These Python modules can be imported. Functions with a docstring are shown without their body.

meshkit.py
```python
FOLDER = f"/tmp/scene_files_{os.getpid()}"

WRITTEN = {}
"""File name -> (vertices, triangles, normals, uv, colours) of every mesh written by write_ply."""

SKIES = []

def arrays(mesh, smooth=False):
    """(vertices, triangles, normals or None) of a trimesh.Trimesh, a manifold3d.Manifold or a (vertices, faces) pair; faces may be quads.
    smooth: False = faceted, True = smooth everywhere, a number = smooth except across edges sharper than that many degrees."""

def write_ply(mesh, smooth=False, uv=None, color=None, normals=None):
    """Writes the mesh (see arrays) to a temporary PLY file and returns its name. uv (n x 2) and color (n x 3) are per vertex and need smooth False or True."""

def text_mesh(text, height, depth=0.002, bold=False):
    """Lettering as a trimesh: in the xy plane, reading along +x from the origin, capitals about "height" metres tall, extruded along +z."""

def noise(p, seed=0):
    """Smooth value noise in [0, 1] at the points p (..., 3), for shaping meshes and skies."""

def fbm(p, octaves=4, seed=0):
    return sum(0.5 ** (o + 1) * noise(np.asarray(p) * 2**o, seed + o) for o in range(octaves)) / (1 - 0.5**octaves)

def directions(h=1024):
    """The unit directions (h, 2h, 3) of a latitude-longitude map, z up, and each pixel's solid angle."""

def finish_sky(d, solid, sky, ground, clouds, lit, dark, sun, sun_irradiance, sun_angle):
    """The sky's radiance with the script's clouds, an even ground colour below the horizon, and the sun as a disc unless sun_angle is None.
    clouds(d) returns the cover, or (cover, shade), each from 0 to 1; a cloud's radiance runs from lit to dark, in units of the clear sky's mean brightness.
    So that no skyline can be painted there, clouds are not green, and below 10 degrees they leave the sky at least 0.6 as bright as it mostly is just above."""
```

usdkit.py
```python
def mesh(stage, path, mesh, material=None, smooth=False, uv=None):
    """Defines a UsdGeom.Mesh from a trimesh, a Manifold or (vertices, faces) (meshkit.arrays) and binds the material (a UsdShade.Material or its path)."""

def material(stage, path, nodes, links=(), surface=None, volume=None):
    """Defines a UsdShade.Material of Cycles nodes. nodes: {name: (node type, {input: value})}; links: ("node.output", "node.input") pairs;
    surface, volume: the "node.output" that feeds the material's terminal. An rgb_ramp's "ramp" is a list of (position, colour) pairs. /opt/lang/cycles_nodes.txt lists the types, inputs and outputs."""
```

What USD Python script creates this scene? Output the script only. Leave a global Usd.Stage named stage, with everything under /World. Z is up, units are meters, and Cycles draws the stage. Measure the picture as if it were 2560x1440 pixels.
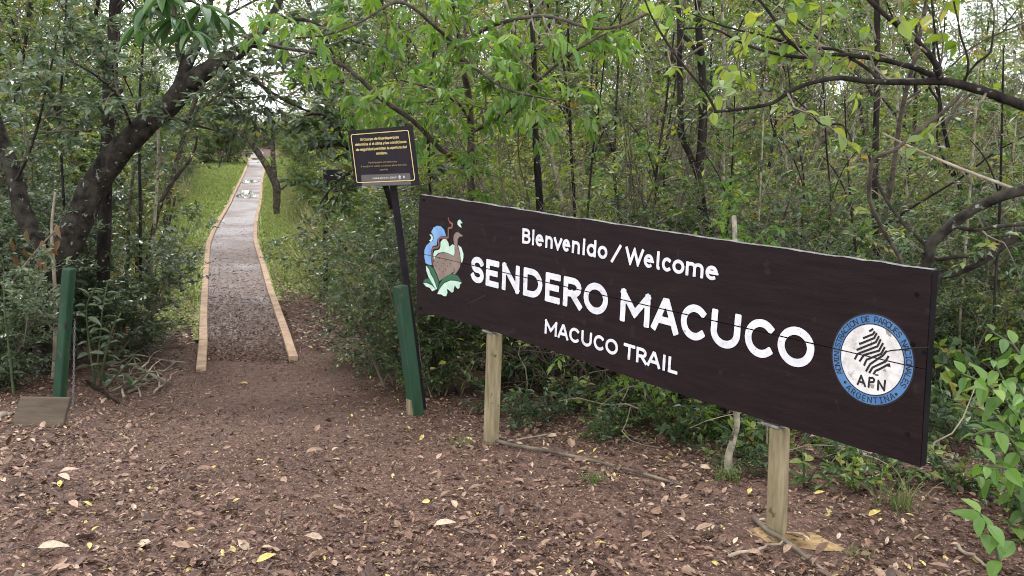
import math, random, numpy as np, trimesh, usdkit, meshkit
from pxr import Usd, UsdGeom, UsdLux, UsdShade, Gf, Sdf, Vt
from scipy.interpolate import PchipInterpolator
from shapely.geometry import Polygon, LineString, Point, box
from shapely.ops import unary_union
from shapely import affinity

stage = Usd.Stage.CreateInMemory()
UsdGeom.SetStageUpAxis(stage, 'Z'); UsdGeom.SetStageMetersPerUnit(stage, 1.0)
UsdGeom.Xform.Define(stage, '/World')
rng = np.random.default_rng(7)

# ------------------------------------------------------------------ camera, sky, sun, exposure
EYE = np.array([0, 0, 1.65]); FPX = 2400.0
PITCH = math.atan((720 - 352) / FPX); ROLL = 0.016
EXPOSURE = 0.78
_F = np.array([0, math.cos(PITCH), -math.sin(PITCH)]); _R0 = np.array([1., 0, 0]); _U0 = np.array([0, math.sin(PITCH), math.cos(PITCH)])
_R = _R0 * math.cos(ROLL) + _U0 * math.sin(ROLL); _U = -_R0 * math.sin(ROLL) + _U0 * math.cos(ROLL)
cam = UsdGeom.Camera.Define(stage, '/World/camera')
M = Gf.Matrix4d(*[float(x) for x in (*_R, 0, *_U, 0, *(-_F), 0, *EYE, 1)])
UsdGeom.Xformable(cam).AddTransformOp().Set(M)
cam.CreateHorizontalApertureAttr(36.0); cam.CreateVerticalApertureAttr(20.25)
cam.CreateFocalLengthAttr(36.0 * FPX / 2560); cam.CreateClippingRangeAttr(Gf.Vec2f(0.05, 2000)); cam.CreateExposureAttr(EXPOSURE)

SUN_EL, SUN_AZ = math.radians(58), math.radians(-35)          # azimuth from +y towards +x
usdkit.material(stage, '/World/Looks/sky', {
    'tc': ('texture_coordinate', {}),
    'sky': ('sky_texture', {'sky_type': 'single_scattering', 'sun_disc': False, 'sun_elevation': SUN_EL, 'sun_rotation': SUN_AZ, 'air_density': 1.0, 'aerosol_density': 2.0}),
    'n': ('noise_texture', {'scale': 2.5, 'detail': 5.0, 'roughness': 0.55}),
    'cl': ('rgb_ramp', {'ramp': [(0.3, (7.5, 7.9, 8.4)), (0.7, (11.5, 11.8, 12.2))]}),
    'mx': ('mix', {'fac': 0.88}),
    'bg': ('background_shader', {'strength': 0.15})},
    [('tc.generated', 'n.vector'), ('n.fac', 'cl.fac'), ('sky.color', 'mx.color1'), ('cl.color', 'mx.color2'), ('mx.color', 'bg.color')], surface='bg.background')
dome = UsdLux.DomeLight.Define(stage, '/World/sky'); dome.CreateIntensityAttr(1.0)
UsdShade.MaterialBindingAPI.Apply(dome.GetPrim()).Bind(UsdShade.Material.Get(stage, '/World/Looks/sky'))
dome.GetPrim().SetCustomDataByKey('kind', 'structure'); dome.GetPrim().SetCustomDataByKey('label', 'white overcast sky showing through the leaves')
sun = UsdLux.DistantLight.Define(stage, '/World/sun')
sun.CreateIntensityAttr(0.4); sun.CreateAngleAttr(18.0); sun.CreateColorAttr(Gf.Vec3f(1.0, 0.96, 0.9)); sun.GetPrim().CreateAttribute('inputs:normalize', Sdf.ValueTypeNames.Bool).Set(True)
UsdGeom.Xformable(sun).AddRotateXYZOp().Set(Gf.Vec3f(math.degrees(SUN_EL) - 90, 0, 0) if False else Gf.Vec3f(-(90 - math.degrees(SUN_EL)), 0, -math.degrees(SUN_AZ)))

# ------------------------------------------------------------------ helpers
_used = {}
def numbered(parent, name):
    k = (parent, name); n = _used.get(k, -1) + 1; _used[k] = n
    return f'{parent}/{name}' if n == 0 else f'{parent}/{name}_{n:03d}'
def tag(p, label=None, cat=None, group=None, kind=None):
    for k, v in (('label', label), ('category', cat), ('group', group), ('kind', kind)):
        if v: p.SetCustomDataByKey(k, v)
    return p
class T:                                                        # a thing or a part with children
    def __init__(s, prim, loc): s.prim, s.path, s.loc = prim, str(prim.GetPath()), np.asarray(loc, float)
def thing(name, label=None, cat=None, loc=(0, 0, 0), group=None, kind=None, parent=None):
    x = UsdGeom.Xform.Define(stage, numbered(parent.path if parent else '/World', name))
    base = parent.loc if parent else np.zeros(3)
    loc = np.asarray(loc, float) if parent is None else base
    if parent is None: x.AddTranslateOp().Set(Gf.Vec3d(*map(float, loc)))
    tag(x.GetPrim(), label, cat, group, kind)
    return T(x.GetPrim(), loc)
def obj(name, mesh, mat, parent=None, smooth=False, rnd=None, label=None, cat=None, group=None, kind=None):
    path = numbered(parent.path if parent else '/World', name)
    if rnd is None:
        v, f, n = meshkit.arrays(mesh, smooth)
    else:
        v, f, n = np.asarray(mesh[0], float), np.asarray(mesh[1]), None
    if parent is not None: v = v - parent.loc
    m = UsdGeom.Mesh.Define(stage, path)
    m.CreatePointsAttr(Vt.Vec3fArray.FromNumpy(np.ascontiguousarray(v, np.float32)))
    m.CreateFaceVertexCountsAttr(Vt.IntArray.FromNumpy(np.full(len(f), 3, np.int32)))
    m.CreateFaceVertexIndicesAttr(Vt.IntArray.FromNumpy(np.ascontiguousarray(f, np.int32).ravel()))
    m.CreateSubdivisionSchemeAttr('none')
    if n is not None:
        m.CreateNormalsAttr(Vt.Vec3fArray.FromNumpy(n.astype(np.float32))); m.SetNormalsInterpolation('vertex')
    if rnd is not None:
        UsdGeom.PrimvarsAPI(m).CreatePrimvar('rnd', Sdf.ValueTypeNames.FloatArray, 'vertex').Set(Vt.FloatArray.FromNumpy(np.ascontiguousarray(rnd, np.float32)))
    UsdShade.MaterialBindingAPI.Apply(m.GetPrim()).Bind(UsdShade.Material.Get(stage, '/World/Looks/' + mat))
    tag(m.GetPrim(), label, cat, group, kind)
    return T(m.GetPrim(), parent.loc if parent else np.zeros(3))
def ray(px, py): return _F + _R * (px - 1280) / FPX + _U * (720 - py) / FPX
def at(px, py, y): d = ray(px, py); return EYE + d * (y / d[1])           # the point that a pixel of the photograph shows at distance y
_zt = PchipInterpolator([-60, 0, 3.8, 8.8, 12, 18.8, 31.75, 46, 83, 120, 400], [0.3, 0, 0, -.435, -.435, -.38, -.176, .16, .51, .8, 3.0])
def gz(x, y): return _zt(np.clip(y, -60, 400))
def ground(px, py):
    d = ray(px, py); a, b = 1.0, 300.0
    h = lambda t: EYE[2] + d[2] * t - float(gz(0, d[1] * t))
    ts = np.concatenate([np.linspace(1.5, 20, 400), np.linspace(20, 300, 800)])
    for t0, t1 in zip(ts, ts[1:]):
        if h(t0) > 0 >= h(t1):
            for _ in range(30):
                m = (t0 + t1) / 2
                if h(m) > 0: t0 = m
                else: t1 = m
            break
    p = EYE + d * t1; p[2] = gz(p[0], p[1]); return p
def unit(v): v = np.asarray(v, float); return v / (np.linalg.norm(v, axis=-1, keepdims=True) + 1e-12)
def cat_mesh(parts):
    V, Fc, o = [], [], 0
    for v, f in parts:
        V.append(v); Fc.append(np.asarray(f) + o); o += len(v)
    return np.vstack(V), np.vstack(Fc)
def spline(P, n):
    P = np.asarray(P, float); d = np.r_[0, np.cumsum(np.linalg.norm(np.diff(P, axis=0), axis=1))]
    return PchipInterpolator(d, P)(np.linspace(0, d[-1], n))
def tube(P, R, sides=9, rough=0.0, seed=0, cap=True):
    P = np.asarray(P, float); R = np.broadcast_to(R, (len(P),)).astype(float)
    t = unit(np.gradient(P, axis=0)); a = np.zeros_like(P)
    ref = np.array([1., 0, 0]) if abs(t[0, 0]) < .8 else np.array([0, 1., 0])
    for i in range(len(P)):
        ref = unit(ref - t[i] * (ref @ t[i])); a[i] = ref
    b = np.cross(t, a); ang = np.arange(sides) * 2 * np.pi / sides
    dirs = np.cos(ang)[None, :, None] * a[:, None] + np.sin(ang)[None, :, None] * b[:, None]
    v = P[:, None] + R[:, None, None] * dirs
    if rough: 
        k = meshkit.fbm(v / max(R.max() * 1.3, 1e-3) + seed * 17.3, 3, seed) - .5
        v = v + dirs * (k * 2 * rough)[..., None] * R[:, None, None]
    i, j = np.meshgrid(np.arange(len(P) - 1), np.arange(sides), indexing='ij')
    q = np.stack([i * sides + j, i * sides + (j + 1) % sides, (i + 1) * sides + (j + 1) % sides, (i + 1) * sides + j], -1).reshape(-1, 4)
    v = v.reshape(-1, 3); f = np.vstack([q[:, [0, 1, 2]], q[:, [0, 2, 3]]])
    if cap:
        n = len(v); v = np.vstack([v, P[:1], P[-1:]]); k = np.arange(sides)
        f = np.vstack([f, np.stack([np.full(sides, n), (k + 1) % sides, k], 1), np.stack([np.full(sides, n + 1), (len(P) - 1) * sides + k, (len(P) - 1) * sides + (k + 1) % sides], 1)])
    return v, f
def segs(P0, P1, R0, R1, sides=4):
    t = unit(P1 - P0); ref = np.where(np.abs(t[:, 2:]) < .9, [[0, 0, 1.]], [[1., 0, 0]])
    a = unit(np.cross(t, ref)); b = np.cross(t, a); ang = np.arange(sides) * 2 * np.pi / sides
    d = np.cos(ang)[None, :, None] * a[:, None] + np.sin(ang)[None, :, None] * b[:, None]
    v = np.concatenate([P0[:, None] + d * np.reshape(R0, (-1, 1, 1)), P1[:, None] + d * np.reshape(R1, (-1, 1, 1))], 1)
    k = np.arange(sides); q = np.stack([k, (k + 1) % sides, sides + (k + 1) % sides, sides + k], 1)
    tri = np.vstack([q[:, [0, 1, 2]], q[:, [0, 2, 3]]])
    return v.reshape(-1, 3), (tri[None] + (np.arange(len(P0)) * 2 * sides)[:, None, None]).reshape(-1, 3)
def bevel_box(size, bev=0.004):
    import manifold3d as m3
    s = np.array(size) / 2; b = min(bev, s.min() * .4)
    pts = [np.array([sx, sy, sz]) * (s - b * (1 - np.eye(3)[k])) for sx in (-1, 1) for sy in (-1, 1) for sz in (-1, 1) for k in range(3)]
    return trimesh.convex.convex_hull(np.array(pts))
def frame_mesh(m, origin, X, Y, Z):                              # a local mesh put into world axes
    v = np.asarray(m.vertices if hasattr(m, 'vertices') else m[0]); f = np.asarray(m.faces if hasattr(m, 'faces') else m[1])
    return np.asarray(origin) + v @ np.stack([X, Y, Z]), f
def flat(shape, depth):                                          # shapely -> extruded mesh
    gs = [g for g in getattr(shape, 'geoms', [shape]) if g.area > 1e-9 and g.geom_type == 'Polygon']
    ms = [trimesh.creation.extrude_polygon(g, depth, engine='earcut') for g in gs]
    return trimesh.util.concatenate(ms) if ms else None

# ------------------------------------------------------------------ materials
def mat_leaf(name, cols, trans=0.32, rough=0.42, spec=0.5, spread=None):
    ramp = [(i / (len(cols) - 1), c) for i, c in enumerate(cols)]
    usdkit.material(stage, '/World/Looks/' + name, {
        'a': ('attribute', {'attribute': 'rnd'}), 'r': ('rgb_ramp', {'ramp': ramp}),
        'pos': ('geometry', {}), 'n': ('noise_texture', {'scale': 0.9, 'detail': 2.0}), 'nr': ('map_range', {'value': 0.5, 'from_min': .3, 'from_max': .7, 'to_min': 0.72, 'to_max': 1.25}),
        'h': ('hsv', {'hue': 0.5, 'saturation': 1.0}),
        'tr': ('hsv', {'hue': 0.49, 'saturation': 1.15, 'value': 1.7}),
        'p': ('principled_bsdf', {'roughness': rough, 'specular_ior_level': spec}), 't': ('translucent_bsdf', {}), 'm': ('mix_closure', {'fac': trans})},
        [('a.fac', 'r.fac'), ('pos.position', 'n.vector'), ('n.fac', 'nr.value'), ('nr.result', 'h.value'), ('r.color', 'h.color'), ('h.color', 'p.base_color'), ('h.color', 'tr.color'), ('tr.color', 't.color'),
         ('p.BSDF', 'm.closure1'), ('t.BSDF', 'm.closure2')], surface='m.closure')
def mat_noise(name, c1, c2, scale=8, rough=0.8, bump=0.0, bscale=None, stretch=None, spots=None, spec=0.3, lo=.35, hi=.65, detail=5):
    nodes = {'g': ('geometry', {}), 'n': ('noise_texture', {'scale': scale, 'detail': float(detail), 'roughness': .6}),
             'r': ('rgb_ramp', {'ramp': [(lo, c1), (hi, c2)]}), 'p': ('principled_bsdf', {'roughness': rough, 'specular_ior_level': spec})}
    L = [('n.fac', 'r.fac')]; src = 'g.position'
    if stretch is not None:
        nodes['mp'] = ('mapping', {'scale': stretch}); L += [('g.position', 'mp.vector')]; src = 'mp.vector'
    L += [(src, 'n.vector')]
    col = 'r.color'
    if spots:
        sc, thr, c3 = spots
        nodes['v'] = ('noise_texture', {'scale': sc, 'detail': 3.0, 'roughness': .55}); nodes['vr'] = ('map_range', {'from_min': thr, 'from_max': thr + .04, 'to_min': 0., 'to_max': 1., 'clamp': True})
        nodes['mx'] = ('mix', {'color2': c3}); L += [('g.position', 'v.vector'), ('v.fac', 'vr.value'), ('vr.result', 'mx.fac'), ('r.color', 'mx.color1')]; col = 'mx.color'
    L += [(col, 'p.base_color')]
    if bump:
        nodes['bn'] = ('noise_texture', {'scale': bscale or scale * 3, 'detail': 5.0, 'roughness': .6}); nodes['b'] = ('bump', {'strength': bump, 'distance': 0.01})
        L += [(src, 'bn.vector'), ('bn.fac', 'b.height'), ('b.normal', 'p.normal')]
    usdkit.material(stage, '/World/Looks/' + name, nodes, L, surface='p.BSDF')
def mat_rnd(name, ramp, rough=0.7, spec=0.4, trans=0.0):          # colour by the mesh's own rnd value
    nodes = {'a': ('attribute', {'attribute': 'rnd'}), 'r': ('rgb_ramp', {'ramp': ramp}), 'g': ('geometry', {}), 'n': ('noise_texture', {'scale': 60., 'detail': 3.}),
             'nr': ('map_range', {'from_min': .3, 'from_max': .7, 'to_min': .7, 'to_max': 1.25}), 'h': ('hsv', {}), 'p': ('principled_bsdf', {'roughness': rough, 'specular_ior_level': spec})}
    L = [('a.fac', 'r.fac'), ('g.position', 'n.vector'), ('n.fac', 'nr.value'), ('nr.result', 'h.value'), ('r.color', 'h.color'), ('h.color', 'p.base_color')]
    out = 'p.BSDF'
    if trans:
        nodes['t'] = ('translucent_bsdf', {}); nodes['m'] = ('mix_closure', {'fac': trans}); L += [('h.color', 't.color'), ('p.BSDF', 'm.closure1'), ('t.BSDF', 'm.closure2')]; out = 'm.closure'
    usdkit.material(stage, '/World/Looks/' + name, nodes, L, surface=out)

mat_leaf('leaf_small', [(.022, .04, .017), (.042, .07, .024), (.07, .105, .032), (.135, .16, .05), (.17, .14, .05)], rough=.34, spec=.6)
mat_leaf('leaf_grey', [(.036, .055, .028), (.054, .08, .038), (.08, .108, .05), (.125, .15, .075)], rough=.3, spec=.7, trans=.25)
mat_leaf('leaf_mid', [(.026, .052, .016), (.055, .098, .024), (.095, .145, .033), (.18, .215, .05), (.24, .18, .055)], rough=.38)
mat_leaf('leaf_bright', [(.05, .11, .022), (.08, .16, .028), (.12, .205, .036), (.18, .255, .05)], rough=.42, trans=.4)
mat_leaf('leaf_yellow', [(.07, .115, .024), (.11, .17, .03), (.165, .22, .04), (.28, .27, .055)], rough=.45, trans=.42)
mat_leaf('leaf_dry', [(.09, .05, .025), (.15, .085, .04), (.22, .13, .065)], rough=.6)
mat_leaf('leaf_gloss', [(.022, .05, .018), (.035, .075, .022), (.055, .105, .028)], rough=.3, spec=.6, trans=.2)
mat_noise('bark_dark', (.008, .0065, .006), (.034, .027, .022), scale=16, rough=.9, bump=1.0, bscale=30, stretch=(1, 1, .3), spots=(26., .66, (.17, .18, .15)), spec=.12)
mat_noise('bark_lichen', (.009, .0075, .006), (.05, .042, .033), scale=13, rough=.9, bump=1.0, bscale=28, spots=(15., .63, (.2, .21, .165)), spec=.12)
mat_noise('bark_brown', (.022, .016, .013), (.09, .066, .05), scale=16, rough=.85, bump=.6, bscale=50, spots=(22., .68, (.26, .26, .21)))
mat_noise('bark_pale', (.10, .085, .06), (.34, .3, .22), scale=20, rough=.85, bump=.5, bscale=50, spots=(18., .6, (.05, .04, .03)))
mat_noise('twig', (.06, .048, .035), (.2, .16, .115), scale=6, rough=.8)
mat_noise('twig_pale', (.16, .125, .09), (.38, .31, .23), scale=8, rough=.8)
mat_noise('stem_green', (.03, .045, .018), (.07, .085, .035), scale=6, rough=.6)
mat_noise('soil', (.034, .0172, .0125), (.13, .068, .048), scale=22, rough=.85, bump=.8, bscale=55, spots=(90., .60, (.26, .17, .12)), lo=.3, hi=.72)
mat_rnd('litter', [(0, (.036, .021, .015)), (.35, (.078, .040, .027)), (.6, (.18, .10, .065)), (.78, (.33, .215, .145)), (.9, (.52, .40, .29)), (.955, (.5, .42, .32)), (.965, (.48, .36, .09)), (1, (.55, .46, .16))], rough=.55, spec=.35)
mat_noise('turf', (.18, .215, .065), (.30, .33, .12), scale=14, rough=.8, bump=.6, bscale=70, spots=(7., .6, (.16, .105, .06)))
mat_rnd('tuft_blades', [(0, (.05, .10, .02)), (.7, (.12, .18, .04)), (1, (.25, .22, .09))], rough=.5, trans=.35)
mat_rnd('grass_blades', [(0, (.14, .20, .045)), (.45, (.235, .30, .075)), (.75, (.33, .37, .12)), (1, (.5, .42, .22))], rough=.5, trans=.4)
mat_rnd('dry_grass', [(0, (.12, .17, .04)), (.55, (.2, .22, .075)), (.8, (.34, .29, .13)), (1, (.48, .38, .2))], rough=.6, trans=.3)
mat_noise('kerb', (.30, .19, .125), (.47, .33, .225), scale=9, rough=.8, bump=.3, bscale=60)
usdkit.material(stage, '/World/Looks/wet_path', {
    'g': ('geometry', {}), 'n': ('noise_texture', {'scale': .8, 'detail': 3., 'roughness': .5}), 'n2': ('noise_texture', {'scale': 9., 'detail': 6., 'roughness': .65}),
    'cr': ('rgb_ramp', {'ramp': [(.3, (.10, .064, .054)), (.5, (.15, .10, .086)), (.7, (.21, .145, .125))]}),
    'w': ('map_range', {'from_min': .28, 'from_max': .54, 'to_min': .33, 'to_max': .65, 'clamp': True}), 'sx': ('separate_xyz', {}), 'far': ('map_range', {'from_min': 10., 'from_max': 22., 'to_min': -.06, 'to_max': .14, 'clamp': True}), 'ad': ('math', {'math_type': 'subtract'}), 'b': ('bump', {'strength': .2, 'distance': .005}), 'p': ('principled_bsdf', {'specular_ior_level': .5})},
    [('g.position', 'n.vector'), ('g.position', 'n2.vector'), ('n2.fac', 'cr.fac'), ('cr.color', 'p.base_color'), ('g.position', 'sx.vector'), ('sx.y', 'far.value'), ('n.fac', 'ad.value1'), ('far.result', 'ad.value2'), ('ad.value', 'w.value'), ('w.result', 'p.roughness'), ('n2.fac', 'b.height'), ('b.normal', 'p.normal')], surface='p.BSDF')
mat_noise('puddle_water', (.06, .045, .03), (.11, .085, .055), scale=3, rough=.03, spec=.6)
mat_noise('board_paint', (.0095, .005, .0056), (.0158, .0088, .0096), scale=2.2, rough=.55, bump=.18, bscale=14, stretch=(2, 2, 18), spec=.10, spots=(13., .64, (.020, .0125, .013)), detail=8)
mat_noise('board_edge', (.004, .0035, .004), (.009, .0075, .008), scale=6, rough=.8, spec=.05)
mat_noise('board_top', (.075, .07, .068), (.2, .19, .185), scale=24, rough=.8)
mat_noise('white_paint', (.50, .485, .50), (.70, .68, .70), scale=26, rough=.5, lo=.3, hi=.6, spots=(38., .66, (.36, .34, .35)))
mat_noise('white_worn', (.44, .40, .37), (.66, .63, .60), scale=20, rough=.5, lo=.3, hi=.55, spots=(26., .66, (.25, .22, .19)))
mat_noise('black_paint', (.008, .007, .008), (.016, .013, .013), scale=9, rough=.45)
mat_noise('blue_paint', (.045, .115, .255), (.075, .17, .33), scale=14, rough=.45)
mat_noise('logo_blue', (.11, .24, .50), (.2, .36, .56), scale=12, rough=.5)
mat_noise('logo_light', (.36, .52, .40), (.50, .64, .52), scale=16, rough=.5)
mat_noise('logo_dark', (.022, .085, .045), (.035, .115, .06), scale=12, rough=.5)
mat_noise('logo_brown', (.17, .125, .10), (.235, .175, .14), scale=12, rough=.5)
mat_noise('logo_rust', (.17, .065, .04), (.23, .095, .06), scale=12, rough=.5)
mat_noise('post_wood', (.13, .10, .052), (.27, .22, .13), scale=9, rough=.85, bump=.5, bscale=30, stretch=(3, 3, .4), spots=(11., .64, (.085, .06, .03)))
mat_noise('green_paint', (.008, .028, .013), (.016, .046, .022), scale=5, rough=.55, bump=.2, bscale=22, stretch=(3, 3, .5), spots=(16., .63, (.05, .042, .03)))
mat_noise('metal', (.09, .08, .075), (.22, .2, .19), scale=40, rough=.6)
mat_noise('chain_metal', (.06, .06, .063), (.14, .14, .145), scale=40, rough=.5, spec=.5)
mat_noise('dark_paint', (.007, .0052, .0075), (.014, .0105, .014), scale=6, rough=.55, spec=.15)
mat_noise('gold_print', (.5, .4, .14), (.58, .47, .18), scale=10, rough=.5)
mat_noise('dim_gold', (.22, .17, .075), (.27, .21, .095), scale=10, rough=.5)
mat_noise('strip_print', (.075, .062, .06), (.09, .075, .072), scale=10, rough=.35)
mat_noise('plaque_wood', (.06, .042, .028), (.115, .082, .055), scale=4, rough=.75, bump=.25, bscale=20, stretch=(.6, 1.5, 4))
mat_noise('sand', (.2, .125, .055), (.34, .235, .11), scale=20, rough=.9, bump=.5, bscale=80)

# ------------------------------------------------------------------ plan of the path
PL = [(498, 945), (503, 932), (508, 816), (516, 671), (523, 608), (549, 554), (573, 513), (588, 480), (600, 456), (612, 430), (624, 397), (634, 374)]
PR = [(737, 915), (734, 903), (706, 816), (676, 732), (659, 671), (646, 631), (639, 608), (641, 554), (650, 513), (653, 480), (655, 456), (660, 430), (661, 405), (656, 374)]
EL = np.array([ground(*p) for p in PL]); ER = np.array([ground(*p) for p in PR])
_xl = PchipInterpolator(EL[:, 1], EL[:, 0]); _xr = PchipInterpolator(ER[:, 1], ER[:, 0])
Y0, Y1 = max(EL[0, 1], ER[0, 1]), min(EL[-1, 1], ER[-1, 1])
def path_x(y):
    y = np.clip(y, Y0, Y1); return (_xl(y) + _xr(y)) / 2
def path_edges(y):
    y = np.clip(y, Y0, Y1); return _xl(y), _xr(y)

# ------------------------------------------------------------------ ground
xs = np.unique(np.round(np.concatenate([np.linspace(-400, -40, 12), np.linspace(-40, -9, 40), np.linspace(-9, -4, 50), np.linspace(-4, 4, 200), np.linspace(4, 9, 50), np.linspace(9, 40, 40), np.linspace(40, 400, 12)]), 4))
ys = np.unique(np.round(np.concatenate([np.linspace(-60, 2, 20), np.linspace(2, 12, 260), np.linspace(12, 30, 150), np.linspace(30, 90, 120), np.linspace(90, 500, 20)]), 4))
X, Y = np.meshgrid(xs, ys); Z = gz(X, Y) + 0.0
near = np.clip((14 - np.abs(Y - 2)) / 8, 0, 1)
Z = Z + (meshkit.fbm(np.stack([X * 1.1, Y * 1.1, X * 0], -1), 4, 3) - .5) * .06 + (meshkit.fbm(np.stack([X * 9, Y * 9, X * 0], -1), 2, 5) - .5) * .022 * near
xl, xr = path_edges(Y)
k_ = np.clip((Y - Y0 - .3) / .9, 0, 1) * ((Y < Y1 + 5) & (X > xl - .1) & (X < xr + .1))
Z = Z * (1 - k_) + (gz(X, Y) - .05) * k_
ny, nx = X.shape; idx = np.arange(ny * nx).reshape(ny, nx)
q = np.stack([idx[:-1, :-1], idx[:-1, 1:], idx[1:, 1:], idx[1:, :-1]], -1).reshape(-1, 4)
obj('ground', (np.stack([X, Y, Z], -1).reshape(-1, 3), np.vstack([q[:, [0, 1, 2]], q[:, [0, 2, 3]]])), 'soil', smooth=True, kind='structure', label='reddish brown forest soil')
def gnd(x, y): return gz(x, y) + (meshkit.fbm(np.stack([x * 1.1, y * 1.1, np.zeros_like(x)], -1), 4, 3) - .5) * .06

# path slab and kerbs
pth = thing('path', 'narrow wet concrete path running straight away into the forest between tan kerbs', None, (path_x(Y0), Y0, gz(0, Y0)), kind='structure')
py = np.concatenate([np.arange(Y0 - .25, 20, .12), np.arange(20, Y1, .5)]); rows = []
for y in py:
    a, b = path_edges(y); t = np.linspace(0, 1, 9); rows.append(np.stack([a + (b - a) * t, np.full(9, y), gz(0, y) + .012 - .06 * max(0, 1 - (y - Y0 + .25) / 1.4) + .004 * np.sin(t * 9 + y)], -1))
G = np.array(rows); n_, m_ = G.shape[:2]; idx = np.arange(n_ * m_).reshape(n_, m_)
q = np.stack([idx[:-1, :-1], idx[:-1, 1:], idx[1:, 1:], idx[1:, :-1]], -1).reshape(-1, 4)
obj('slab', (G.reshape(-1, 3), np.vstack([q[:, [0, 1, 2]], q[:, [0, 2, 3]]])), 'wet_path', pth, smooth=True)
for side, fx, start in ((-1, _xl, EL[1, 1]), (1, _xr, ER[1, 1])):
    y = start
    while y < min(Y1, 60):
        L = 1.2 if y < 25 else 2.0
        y2 = y + L - .003
        p0, p1 = np.array([fx(y), y, gz(0, y)]), np.array([fx(min(y2, Y1)), y2, gz(0, y2)])
        d = unit(p1 - p0); nrm = unit(np.cross(d, [0, 0, 1])); h = .055 + rng.uniform(-.004, .004)
        m = bevel_box((.085, np.linalg.norm(p1 - p0), .12), .006)
        obj('kerb', frame_mesh(m, (p0 + p1) / 2 + np.array([0, 0, h - .06]), nrm, d, np.cross(nrm, d)), 'kerb', pth)
        y = y + L
for k, (cx, cy, w, h, lab) in enumerate([(617, 488, 46, 20, 'larger, nearer rain puddle lying across the wet path'), (624, 455, 40, 8, 'smaller, farther rain puddle on the path behind the larger one'), (640, 398, 26, 4, 'faint farthest puddle near the end of the path')]):
    pts = []
    for t in np.linspace(0, 2 * np.pi, 40, endpoint=False):
        r = 1 + .16 * math.sin(3 * t + k) + .1 * math.sin(5 * t + 2 * k)
        p = ground(cx + w / 2 * r * math.cos(t), cy + h / 2 * r * math.sin(t)); pts.append(p[:2])
    P = np.array(pts); c = P.mean(0); z = gz(0, c[1])
    zz = max(gz(0, P[:, 1].min()), gz(0, P[:, 1].max())) + .021
    v = np.vstack([np.c_[P, gz(0, P[:, 1]) + .021], [[*c, z + .021]]]); n = len(P)
    obj('puddle', (v, [[i, (i + 1) % n, n] for i in range(n)]), 'puddle_water', kind='structure', label=lab)
sp = [ground(1890 + 130 * math.cos(t) * (1 + .2 * math.sin(3 * t)) + 80, 1345 + 28 * math.sin(t) * (1 + .25 * math.cos(2 * t)) + 22 * math.cos(t)) for t in np.linspace(0, 2 * np.pi, 30, endpoint=False)]
sp = np.array(sp); c = SANDC = sp.mean(0)
sv = np.vstack([sp + [0, 0, .004], (sp + c) / 2 + [0, 0, .010], [c + [0, 0, .012]]]); n = 30
sf = [[i, (i + 1) % n, n + i] for i in range(n)] + [[(i + 1) % n, n + (i + 1) % n, n + i] for i in range(n)] + [[n + i, n + (i + 1) % n, 2 * n] for i in range(n)]
obj('sand_patch', (sv, sf), 'sand', smooth=True, kind='structure', label='patch of yellow sand around the foot of the near sign post')

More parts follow.
